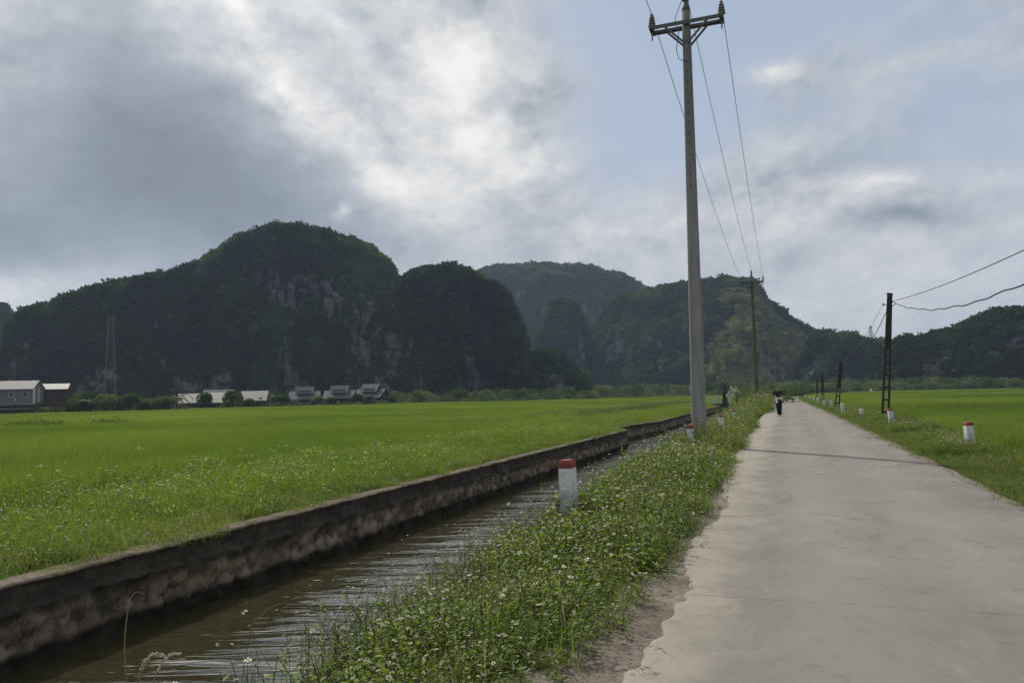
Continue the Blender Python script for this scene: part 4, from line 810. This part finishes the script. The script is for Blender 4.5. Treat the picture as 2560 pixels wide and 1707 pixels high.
def walker():
    ch=[[('pel',(.02,0,.96),(.15,.10)),('sp',(.0,0,1.14),(.125,.09)),('ch',(-.01,.0,1.38),(.155,.10)),('nk',(-.02,0,1.51),.055),('nk2',(-.025,-.01,1.57),.052),('hd',(-.03,-.02,1.645),(.072,.082)),('hd2',(-.03,-.015,1.70),(.075,.088)),('top',(-.03,-.01,1.745),(.058,.066))],
        ['ch',('sl',(-.19,.0,1.445),.055),('el',(-.30,.03,1.22),.040),('wl',(-.265,-.06,.985),.027)],['ch',('sr',(.17,.0,1.445),.055),('er',(.245,.03,1.20),.040),('wr',(.30,-.06,.97),.027)],
        ['pel',('hl',(-.07,0,.88),.088),('kl',(-.045,-.03,.50),.058),('al',(-.02,.05,.10),.038),('fl',(-.025,-.10,.035),.032)],['pel',('hr',(.11,0,.88),.088),('kr',(.10,.0,.50),.058),('ar',(.085,.02,.09),.038),('fr',(.095,-.14,.035),.032)]]
    hand(ch,'wl',(-.265,-.06,.985),-1,(.25,-.2,-1)); hand(ch,'wr',(.30,-.06,.97),1,(.2,-.15,-1))
    ch.append(['hd',(None,(-.03,-.115,1.655),.012)])                                                  # nose
    for x in (-.108,.048): ch.append(['hd',(None,(x,0.,1.655),(.012,.022))])                        # ears
    body=skin('person',*chainmesh(ch),M_['skin'],None,1); body.location=Vector(P(47,.42,.012)); body.rotation_euler=(0,0,-AZ)
    tag(body,'walker in black T-shirt and dark trousers with a white top tied at the waist','person')
    sh=[[('a',(.01,0,1.06),(.165,.115)),('b',(.0,0,1.16),(.15,.108)),('c',(-.01,0,1.36),(.178,.118)),('d',(-.02,.0,1.475),(.10,.075))],['c',('sl',(-.20,0,1.44),.075),(None,(-.262,.018,1.315),.074),(None,(-.290,.028,1.24),.072)],['c',('sr',(.18,0,1.44),.075),(None,(.222,.018,1.31),.074),(None,(.242,.028,1.225),.072)]]
    skin('t_shirt',*chainmesh(sh),M_['black_cloth'],body)
    tr=[[('p',(.02,0,1.07),(.158,.112)),('q',(.02,0,.93),(.182,.13))],['q',(None,(-.075,0,.84),.112),(None,(-.055,-.03,.50),.085),(None,(-.025,.04,.13),.072),(None,(-.022,.045,.07),.074)],['q',(None,(.115,0,.84),.112),(None,(.105,0,.50),.085),(None,(.088,.015,.13),.074),(None,(.088,.015,.06),.076)]]
    skin('trousers',*chainmesh(tr),M_['navy_cloth'],body)
    for x,y in ((-.025,-.02),(.093,-.06)): skin('shoe',[(x,y+.07,.045),(x,y-.02,.05),(x+.004,y-.13,.035),(x+.004,y-.19,.028)],[(0,1),(1,2),(2,3)],[.045,.048,.042,.03],M_['shoe'],body)
    m=MB(); n=20; rings=[[(.02+.19*math.cos(a)*k,.138*math.sin(a)*k,z+.012*math.sin(3*a)) for a in np.linspace(0,2*math.pi,n,endpoint=False)] for z,k in ((1.045,1.),(1.055,1.07),(1.085,1.08),(1.105,1.02))]
    vs=[p for r_ in rings for p in r_]; m.poly(vs,[(i+j*n,(i+1)%n+j*n,(i+1)%n+(j+1)*n,i+(j+1)*n) for j in range(3) for i in range(n)])
    def strip(a,b,w0,w1,th):
        for k in range(4):
            p=Vector(a).lerp(Vector(b),k/4); q=Vector(a).lerp(Vector(b),(k+1)/4+.02); w=lerp(w0,w1,k/4); m.bar(p,q,w,th)
    strip((-.10,-.15,1.11),(-.085,-.185,.80),.13,.11,.035); m.lathe([(.02,-.03),(.055,-.02),(.06,.02),(.02,.04)],(-.07,-.16,1.09),8)
    m.poly([(.03,-.155,1.10),(.20,-.05,1.09),(.225,-.05,.93),(.19,-.15,.95),(.12,-.18,1.02),(.03,-.135,1.10),(.20,-.02,1.09),(.225,-.02,.93),(.19,-.12,.95),(.12,-.15,1.02)],[(0,4,3,2,1),(5,6,7,8,9),(0,5,9,4),(4,9,8,3),(3,8,7,2),(2,7,6,1),(1,6,5,0)])
    m.build('tied_white_top',M_['white_cloth'],body)
    q=Q(); c=np.array([-.03,.0,1.70]); u_,v_=np.meshgrid(np.linspace(0,2*np.pi,17),np.linspace(-.1,1.5,7)); rr=np.where((np.sin(u_)<-.3)&(v_<.35),.070,.088)
    vv=np.stack([c[0]+rr*np.cos(u_)*np.cos(v_)*.94,c[1]+rr*np.sin(u_)*np.cos(v_)*1.08+.006,c[2]+.098*np.sin(v_)*.98+np.where((np.sin(u_)<-.3)&(v_<.3),.035,0)],-1); mesh_np('hair',vv,grid_faces(7,17),M_['hair'],smooth=True,parent=body)
    for x in (-.055,-.005): MB().lathe([(.0005,0),(.008,.003),(.008,.006),(.0005,.009)],(x,-.098,1.672),8).build('eye',M_['black_cloth'],body)
    MB().bar((-.05,-.099,1.612),(-.01,-.099,1.612),.008,.006).build('mouth',M_['red'],body)
walker()
# motorbike rider far down the road
def rider():
    o_=Vector(P(172,1.5,.012)); rt=empty('motorbike',o_,-AZ+R(6),'distant motorbike ridden toward the camera at the end of the road','motorbike')
    for y in (-.62,.62):
        m=MB(); m.lathe([(.22,-.045),(.29,-.05),(.30,0),(.29,.05),(.22,.045),(.22,-.045)],T=Matrix.Translation((0,y,.3))@Matrix.Rotation(R(90),4,'Y'),n=18,cap=False); w=m.build('wheel',M_['rubber'],rt)
        m=MB(); m.lathe([(.05,-.03),(.21,-.012),(.21,.012),(.05,.03)],T=Matrix.Translation((0,y,.3))@Matrix.Rotation(R(90),4,'Y'),n=14); m.build('rim',M_['steel_light'],w)
    skin('body',[(0,-.45,.62),(0,-.30,.50),(0,.05,.42),(0,.35,.60),(0,.75,.70)],[(0,1),(1,2),(2,3),(3,4)],[.12,.14,.13,.14,.08],M_['red_body'],rt)
    m=MB(); m.bar((0,-.62,.3),(0,-.42,.95),.09,.06); m.tube([(-.34,-.30,1.0),(-.2,-.38,1.02),(.2,-.38,1.02),(.34,-.30,1.0)],.018); m.build('fork',M_['steel'],rt)
    MB().lathe([(.02,0),(.085,.03),(.09,.08),(.05,.12)],T=Matrix.Translation((0,-.46,.92))@Matrix.Rotation(R(90),4,'X'),n=12).build('headlight',M_['steel_light'],rt)
    MB().box((0,.30,.78),(.26,.62,.10),taper=.85).build('seat',M_['rubber'],rt,bevel=.03)
    ch=[[('p',(0,.22,.90),(.15,.12)),('s',(0,.16,1.1),.13),('c',(0,.10,1.30),(.17,.11)),('n',(0,.07,1.43),.055),('h',(0,.05,1.54),(.08,.09)),(None,(0,.06,1.63),(.07,.08))],['c',('sl',(-.19,.08,1.34),.055),('el',(-.30,-.05,1.13),.042),('wl',(-.31,-.26,1.04),.03)],['c',('sr',(.19,.08,1.34),.055),('er',(.30,-.05,1.13),.042),('wr',(.31,-.26,1.04),.03)],['p',(None,(-.13,.1,.86),.09),(None,(-.19,-.22,.78),.07),(None,(-.15,-.05,.36),.05),(None,(-.15,-.18,.30),.04)],['p',(None,(.13,.1,.86),.09),(None,(.19,-.22,.78),.07),(None,(.15,-.05,.36),.05),(None,(.15,-.18,.30),.04)]]
    hand(ch,'wl',(-.31,-.26,1.04),-1,(0,-.5,-.6)); hand(ch,'wr',(.31,-.26,1.04),1,(0,-.5,-.6))
    b=skin('person',*chainmesh(ch),M_['skin']); b.location=o_; b.rotation_euler=(0,0,-AZ+R(6)); tag(b,'rider in dark clothes sitting on the distant motorbike','person')
    sh=[[('a',(0,.21,.93),(.17,.14)),('b',(0,.15,1.12),.15),('c',(0,.10,1.30),(.185,.13)),('d',(0,.08,1.39),.09)],['c',(None,(-.2,.08,1.34),.075),(None,(-.29,-.04,1.15),.06),(None,(-.305,-.20,1.06),.05)],['c',(None,(.2,.08,1.34),.075),(None,(.29,-.04,1.15),.06),(None,(.305,-.20,1.06),.05)]]
    skin('jacket',*chainmesh(sh),M_['timber'],b)
    tr=[[('p',(0,.22,.92),(.17,.14)),('q',(0,.2,.87),(.17,.13))],['q',(None,(-.13,.1,.86),.105),(None,(-.19,-.22,.78),.085),(None,(-.15,-.06,.40),.065)],['q',(None,(.13,.1,.86),.105),(None,(.19,-.22,.78),.085),(None,(.15,-.06,.40),.065)]]
    skin('trousers',*chainmesh(tr),M_['navy_cloth'],b)
    MB().lathe([(.095,0),(.115,.03),(.11,.09),(.07,.135),(.01,.15)],(0,.055,1.56),14).build('helmet',M_['hair'],b)
rider()
# ------------------------------------------------------------------ dry grass stalks at the water's edge
def stalk_thing(pix,D,r,label,fuzzy):
    pts=[at(x,y,D+dd) for x,y,dd in pix]; base=pts[0].copy(); base[2]=min(base[2],-.6)
    root=empty('grass_stalk',base,0,label,'grass stalk','dry grass stalks over the water'); loc=[Vector(p-base) for p in pts]; loc.insert(0,Vector((0,0,-.25)))
    fine=[]
    for a,b,c,d in zip([loc[0]]+loc[:-2],loc[:-1],loc[1:],loc[2:]+[loc[-1]]):
        for k in range(5):
            t=k/5; fine.append(.5*((2*b)+(c-a)*t+(2*a-5*b+4*c-d)*t*t+(3*b-a-3*c+d)*t**3))
    fine.append(loc[-1]); n=len(fine); MB().tube(fine,[r*(1-.6*i/n) for i in range(n)],5).build('stem',M_['straw'],root)
    if fuzzy:
        q=Q()
        for i in range(int(n*.45),n-1):
            m=9; c=np.array([fine[i].lerp(fine[i+1],random.random()) for _ in range(m)]); ax=np.array(fine[i+1]-fine[i]); ax/=np.linalg.norm(ax)+1e-9; d=rdir(m)+ax*1.2; L=np.full(m,.016)*rng.uniform(.6,1.3,m); v,f=leaves(c,d,rdir(m),L,L*.35); q.add(v,f,0)
        q.obj('seed_head',[M_['seed']],root,True)
stalk_thing([(320,1790,0),(316,1700,0),(311,1630,.02),(315,1560,.04),(325,1500,.06),(338,1481,.07),(349,1479,.08),(360,1484,.09)],4.3,.0045,'tallest thin dry stalk, bent at its tip, rising over the water',False)
stalk_thing([(340,1800,0),(345,1720,0),(350,1685,.02),(362,1655,.04),(378,1637,.06),(393,1634,.08),(409,1638,.1)],3.9,.005,'pale furry grass head arching right, beside the tallest stalk',True)
stalk_thing([(372,1800,0),(384,1705,0),(397,1672,.02),(415,1645,.05),(432,1634,.08),(449,1633,.1)],4.0,.0042,'pale furry grass head, rightmost of the arching pair',True)
stalk_thing([(600,1760,0),(628,1570,0),(650,1540,.05),(680,1516,.1),(714,1504,.14)],4.6,.003,'thin grey stalk slanting right over the ripples',False)
# ------------------------------------------------------------------ houses
def frame_at(px,D,th):
    q=at(px,900,D); a=math.atan2(q[0],q[1]); right=np.array([math.cos(a),-math.sin(a)]); tow=-np.array([math.sin(a),math.cos(a)]); u=right*math.cos(R(th))+tow*math.sin(R(th)); return q,math.atan2(u[1],u[0])
def gable_roof(m,L,Wd,z,rh,oh=.4,th=.12,x0=0.,gab=.35):
    a=L/2+gab; b=Wd/2+oh; k=rh*b/(Wd/2); e=z+rh-k
    for sg in (-1,1):
        vs=[(x0-a,0,z+rh),(x0+a,0,z+rh),(x0+a,sg*b,e),(x0-a,sg*b,e)]; vs+=[(x,y,w-th) for x,y,w in vs]
        m.poly(vs,[(0,1,2,3),(7,6,5,4),(0,4,5,1),(1,5,6,2),(2,6,7,3),(3,7,4,0)])
def walls(m,L,Wd,h,rh):
    a,b=L/2,Wd/2; v=[(-a,-b,0),(a,-b,0),(a,b,0),(-a,b,0),(-a,-b,h),(a,-b,h),(a,b,h),(-a,b,h),(-a,0,h+rh-.05),(a,0,h+rh-.05)]
    m.poly(v,[(0,1,5,4),(2,3,7,6),(1,2,6,9,5),(3,0,4,8,7),(3,2,1,0),(4,5,9,8),(6,7,8,9)])
def house(px,D,th,L,Wd,h,rh,wm,rm,label,wins=0,endmat=None,zb=-.8,door=True,oh=.4,base=0.):
    q,rz=frame_at(px,D,th); r=empty('house',(q[0],q[1],zb+base),rz,label,'house')
    m=MB(); walls(m,L,Wd,h,rh); m.build('wall',wm,r)
    if base: MB().box((0,0,-base/2-.2),(L+.3,Wd+.3,base+.398)).build('plinth',M_['timber'],r)
    m=MB(); gable_roof(m,L,Wd,h+.03,rh,oh); m.build('roof',rm,r)
    for i in range(wins):
        x=-L/2+L*(i+.5)/wins; f=MB().box((x,-Wd/2-.02,h*.58),(1.0,.06,1.1)).build('window',M_['wall_white'] if wm is M_['wall_blue'] else M_['timber'],r); MB().box((x,-Wd/2-.056,h*.58),(.85,.012,.95)).build('pane',M_['glass'],f)
    if door: MB().box((L*.3,-Wd/2-.03,1.0),(.9,.06,2.0)).build('door',M_['timber'],r)
    return r
h1=house(28,200,24,11.2,5.4,3.5,1.6,M_['wall_blue'],M_['roof_pale'],'long blue grey house with a pale metal gable roof at the far left',4,door=False,oh=.5,base=2.9)
MB().box((5.63,-1.9,1.75),(.07,1.2,3.5)).build('end_panel',M_['wall_white'],h1); MB().box((5.63,.4,1.9),(.06,.5,3.0)).build('end_panel',M_['wall_white'],h1)
for x in (-4.5,-1.1,2.3): MB().box((x,-2.9,.9),(.35,.2,.5)).build('vent_box',M_['roof_white'],h1)
house(141,204,10,5.2,4.4,4.6,1.0,M_['timber'],M_['roof_pale'],'small timber outhouse with a pale roof beside the blue grey house',1,door=True,oh=.7,base=1.8)
q,rz=frame_at(20,188,3); ls=empty('lean_to',(q[0],q[1],-.1),rz,'low lean-to with two pale strip roofs below the blue grey house','lean-to')
for (y,z,L_) in ((-.9,1.05,8.),(.9,1.95,10.)): MB().box((0,y,z),(L_,1.5,.10),rx=R(-8)).build('strip_roof',M_['roof_pale'],ls)
for x in (-3.6,0,3.6):
    MB().box((x,-1.4,.5),(.12,.12,1.0)).build('post',M_['timber'],ls)
MB().box((0,1.5,.85),(9.6,.12,1.7)).build('back_wall',M_['timber'],ls)
q,rz=frame_at(163,194,3); fn=empty('fence',(q[0],q[1],.5),rz,'low weathered timber rail fence right of the outhouse','fence')
for z in (1.0,1.6): MB().box((0,0,z),(5.4,.08,.14)).build('rail',M_['bark'],fn)
for x in (-2.6,-.9,.9,2.6): MB().box((x,0.06,.85),(.12,.12,1.7)).build('post',M_['bark'],fn)
house(482,212,2,6.,5.,1.5,2.0,M_['timber'],M_['roof_white'],'leftmost of the long white roofed sheds under the hill',0,oh=.5,base=1.1)
house(546,214,6,6.6,5.4,1.6,2.2,M_['timber'],M_['roof_white'],'middle white roofed shed below a grey roof',0,oh=.6,base=1.0)
house(548,224,0,7.5,5.,3.0,1.5,M_['timber'],M_['roof_grey'],'grey roofed house rising behind the middle white shed',0,oh=.6,base=1.2)
house(638,212,12,6.4,4.6,1.7,2.1,M_['timber'],M_['roof_white'],'rightmost white roofed shed, the brightest, with a square end',0,oh=.5,base=1.2)
def villa(px,D,th,k,label):
    q,rz=frame_at(px,D,th); r=empty('villa',(q[0],q[1],.7),rz,label,'villa')
    m=MB(); walls(m,8.2*k,6*k,1.5*k,1.6*k); m.build('wall',M_['timber'],r); MB().box((0,0,-.8),(8.3*k,6.1*k,1.598)).build('plinth',M_['timber'],r)
    m=MB(); gable_roof(m,8.6*k,6.2*k,1.5*k,2.0*k,.7*k,.14,gab=.5); m.build('lower_roof',M_['roof_grey'],r)
    m=MB(); m.box((0,-.3*k,3.0*k),(3.8*k,3.0*k,1.4*k)); m.build('dormer_wall',M_['timber'],r)
    m=MB(); gable_roof(m,4.2*k,3.4*k,3.45*k,1.55*k,.75*k,.14,gab=.55); m.build('upper_roof',M_['roof_grey'],r)
    for x in (-1,1):
        m=MB()
        for y in (-1,1): m.bar((x*2.72*k,0,5.0*k),(x*2.72*k,y*2.35*k,2.86*k),.07,.22)
        m.build('barge_board',M_['roof_pale'],r)
    MB().box((0,-1.83*k,3.05*k),(1.6*k,.05,.8*k)).build('window',M_['glass'],r)
    return r
villa(762,238,3,.98,'leftmost grey tiled villa, mostly hidden by bushes'); villa(850,236,14,1.0,'middle grey tiled villa with pale gable boards'); villa(928,234,30,1.05,'rightmost grey tiled villa, turned with its gable to the field')
for (px,py,D,k,l) in ((2178,968,335,.75,'tiny white domed tomb at the far edge of the right field'),(2415,951,392,.8,'tiny white tomb among the trees under the right hill'),(300,1000,214,.8,'small white tomb among bushes left of the white sheds')):
    q=at(px,py,D); r=empty('tomb',(q[0],q[1],-.9 if D<390 else q[2]-.9),0,l,'tomb'); MB().box((0,0,.45),(1.6*k,1.3*k,.9)).build('base',M_['wall_white'],r,bevel=.03); MB().lathe([(.8*k,.9),(.72*k,1.3*k+.2),(.45*k,1.6*k+.2),(.05,1.75*k+.2)],n=14).build('dome',M_['wall_white'],r)
# ------------------------------------------------------------------ trees one can tell apart
def tree(px,D,hh,rad,mat,label,flat=.8,name='bushy_tree',leaf=.16,n=900,zb=-.85):
    q=at(px,900,D); r=empty(name,(q[0],q[1],zb),random.uniform(0,6),label,'tree')
    m=MB(); m.tube([(0,0,-.2),(.05*rad,0,hh*.35),(-.04*rad,.05*rad,hh*.75)],[.09*rad+.04,.07*rad+.03,.03],7)
    for k in range(5):
        a=k*1.26+random.random(); m.tube([(.03*rad,0,hh*(.28+.06*k)),(math.cos(a)*rad*.45,math.sin(a)*rad*.45,hh*(.5+.06*k))],[.035*rad+.02,.02],5)
    m.build('trunk',M_['bark'],r); c=clump('crown',n,rad,leaf,mat,flat); link(c,r); c.location=(0,0,hh-rad*flat*.95); return r
def banana(px,D,hh,label,nf=10,zb=-.85):
    q=at(px,900,D); r=empty('palm_tree',(q[0],q[1],zb),random.uniform(0,6),label,'tree'); MB().tube([(0,0,-.2),(.05,0,hh*.3),(.12,.03,hh*.58)],[.16,.13,.09],8).build('trunk',M_['bark'],r); Q_=Q()
    for k in range(nf):
        a=k*2*math.pi/nf+random.uniform(-.2,.2); L=hh*random.uniform(.42,.6); up=random.uniform(.25,1.1); n=12; t=np.linspace(0,1,n); c=np.stack([.12+math.cos(a)*L*t,.03+math.sin(a)*L*t,hh*.57+L*(up*t-(.55+up*.55)*t*t)],1)
        dirs=np.gradient(c,axis=0); side=np.array([-math.sin(a),math.cos(a),0])
        for sg in (-1,1):
            m=n*3; tt=rng.uniform(.1,1,m); cc=np.stack([np.interp(tt,t,c[:,j]) for j in range(3)],1); d=np.stack([np.interp(tt,t,dirs[:,j]) for j in range(3)],1)*2.+side*sg*.55+np.array([0,0,-.22]); LL=np.full(m,L*.26)*(1-.4*tt); v,f=leaves(cc,d,np.tile([0,0,1.],(m,1)),LL,LL*.30); Q_.add(v,f,0)
    Q_.obj('fronds',[M_['tree_light']],r,True)
TR=[(200,194,4.2,2.6,0,'round dark bush just right of the timber rail fence'),(232,196,5.2,2.9,0,'broad dark tree left of the steel lattice tower'),(262,193,4.6,2.4,1,'paler bushy tree at the left foot of the lattice tower'),(290,198,4.0,2.2,0,'dark bush at the right foot of the lattice tower'),
 (324,194,4.6,2.3,0,'round dark tree right of the small white tomb'),(366,198,3.2,1.7,1,'small pale bush between two palms'),(405,196,3.4,1.9,0,'low dark bush left of the white sheds'),(512,206,4.6,1.9,0,'narrow dark tree standing between the left and middle white sheds'),(582,204,5.0,2.4,0,'dense dark tree between the middle and right white sheds'),(622,207,2.8,1.5,1,'thin pale shrub at the left end of the brightest shed'),
 (700,226,4.0,2.4,0,'dark tree left of the leftmost villa'),(792,228,3.2,1.6,1,'bush between the leftmost and middle villas'),(828,226,2.6,1.3,0,'low bush at the foot of the middle villa'),(893,226,3.6,1.7,0,'bush hiding the lower corner of the rightmost villa'),(922,224,3.0,1.6,1,'pale bush in front of the rightmost villa'),(975,230,3.0,1.8,0,'dark bush just right of the villas'),
 (1048,240,4.4,3.0,1,'big round pale bush under the cliff right of the villas'),(1148,246,5.0,2.6,0,'tall dark bush under the cliff sided hill'),(1215,250,4.2,2.8,1,'pale spreading bush near the low spur'),(1290,255,3.6,2.2,0,'dark bush below the low spur'),
 (1500,300,5.,3.6,1,'pale rounded tree right of the low spur'),(1580,310,6.,4.0,0,'large dark tree in the valley left of the grey pole'),(1690,315,5.,3.6,1,'pale bushy tree close to the grey pole, left side'),(1810,300,5.5,3.8,0,'dark tree line clump seen over the footbridge'),
 (2068,330,5.,3.,0,'dark tree beyond the leaning black pole'),(2330,345,4.6,3.,1,'pale bushy tree right of the ladder pole'),(2455,350,5.2,3.2,0,'dark bushy tree under the right hill'),(2530,345,4.2,2.8,1,'pale bush near the right frame edge')]
for (x,D,hh,rad,k,l) in TR: tree(x,D,hh,rad,M_['tree_light'] if k else M_['tree'],l,leaf=.42,n=1500)
for (x,D,hh,l) in ((344,195,5.6,'palm with drooping fronds right of the lattice tower'),(442,196,6.2,'tall palm just left of the white sheds'),(216,192,5.4,'ragged palm over the bushes beside the rail fence'),(608,205,4.4,'short palm beside the brightest shed'),(740,228,3.8,'small palm before the leftmost villa')): banana(x,D,hh,l)
def hedge():
    r=empty('weed_hedge',P(40,-50,-.3),0,'dark overgrown weed patch on the bund at the left frame edge','weed patch'); q=Q()
    for k in range(46):
        c=at(random.uniform(-30,300),900,66+random.gauss(0,1.3)); c=c-np.array(r.location); c[2]=0; rad=random.uniform(.3,.75)*(1.25 if k%5==0 else 1); m=170; d=rdir(m,-.1,1.); p=c+d*rad*rng.uniform(.5,1.,m)[:,None]*np.array([1.5,1.5,1.1]); L=rng.uniform(.08,.2,m); v,f=leaves(p,d+rng.normal(0,.6,(m,3)),rdir(m)+d*.5,L,L*.55); q.add(v,f,0)
    q.obj('foliage',[M_['weed_dark']],r,True)
hedge()
# ------------------------------------------------------------------ lattice towers
def tower(px,py_top,D,Hh,wb,ww,label,zb,bar=.16,topw=.9,arms=True):
    q=at(px,900,D); r=empty('lattice_tower',(q[0],q[1],zb),.4,label,'lattice tower'); zw=Hh*.66
    def w(z): return lerp(wb,ww,z/zw) if z<zw else lerp(ww,topw,(z-zw)/(Hh-zw))
    m=MB(); zz=list(np.linspace(0,zw,7))+list(np.linspace(zw,Hh,6))[1:]
    for a,b in zip(zz,zz[1:]):
        ca=[(x*w(a)/2,y*w(a)/2,a) for x,y in ((-1,-1),(1,-1),(1,1),(-1,1))]; cb_=[(x*w(b)/2,y*w(b)/2,b) for x,y in ((-1,-1),(1,-1),(1,1),(-1,1))]
        for i in range(4): m.bar(ca[i],cb_[i],bar,bar); m.bar(ca[i],cb_[(i+1)%4],bar*.45,bar*.45); m.bar(ca[(i+1)%4],cb_[i],bar*.45,bar*.45); m.bar(cb_[i],cb_[(i+1)%4],bar*.4,bar*.4)
    m.build('frame',M_['steel_light'],r)
    for z in ((Hh*.72,Hh*.84,Hh*.97) if arms else ()):
        m=MB()
        for sg in (-1,1): m.bar((0,0,z),(sg*(ww*.5+1.5),0,z+.1),.12,.12); m.bar((0,0,z+.9),(sg*(ww*.5+1.5),0,z+.1),.09,.09)
        m.build('crossarm',M_['steel_light'],r)
    return r
tower(276,800,300,34.2,4.3,2.2,'slender pale steel lattice tower in front of the big dark hill',-1.,.065,1.6,False)
tower(2181,815,600,44.,7.,3.0,'distant lattice tower peeking over the saddle ridge on the right',2.,.22)
# ------------------------------------------------------------------ air
def haze():
    m=bpy.data.materials.new('thin_air'); m.use_nodes=True; n=NT(m.node_tree); v=n('ShaderNodeVolumePrincipled',{'Color':(.58,.74,1,1),'Density':HAZE,'Anisotropy':.25}); o=n('ShaderNodeOutputMaterial'); m.node_tree.links.new(v.outputs[0],o.inputs['Volume'])
    b=MB().box((175,475,94),(2500,1850,194)).build('haze',m); b['kind']='stuff'; tag(b,'thin bluish haze over the valley','haze'); b.display_type='WIRE'
HAZE=.00018
haze()
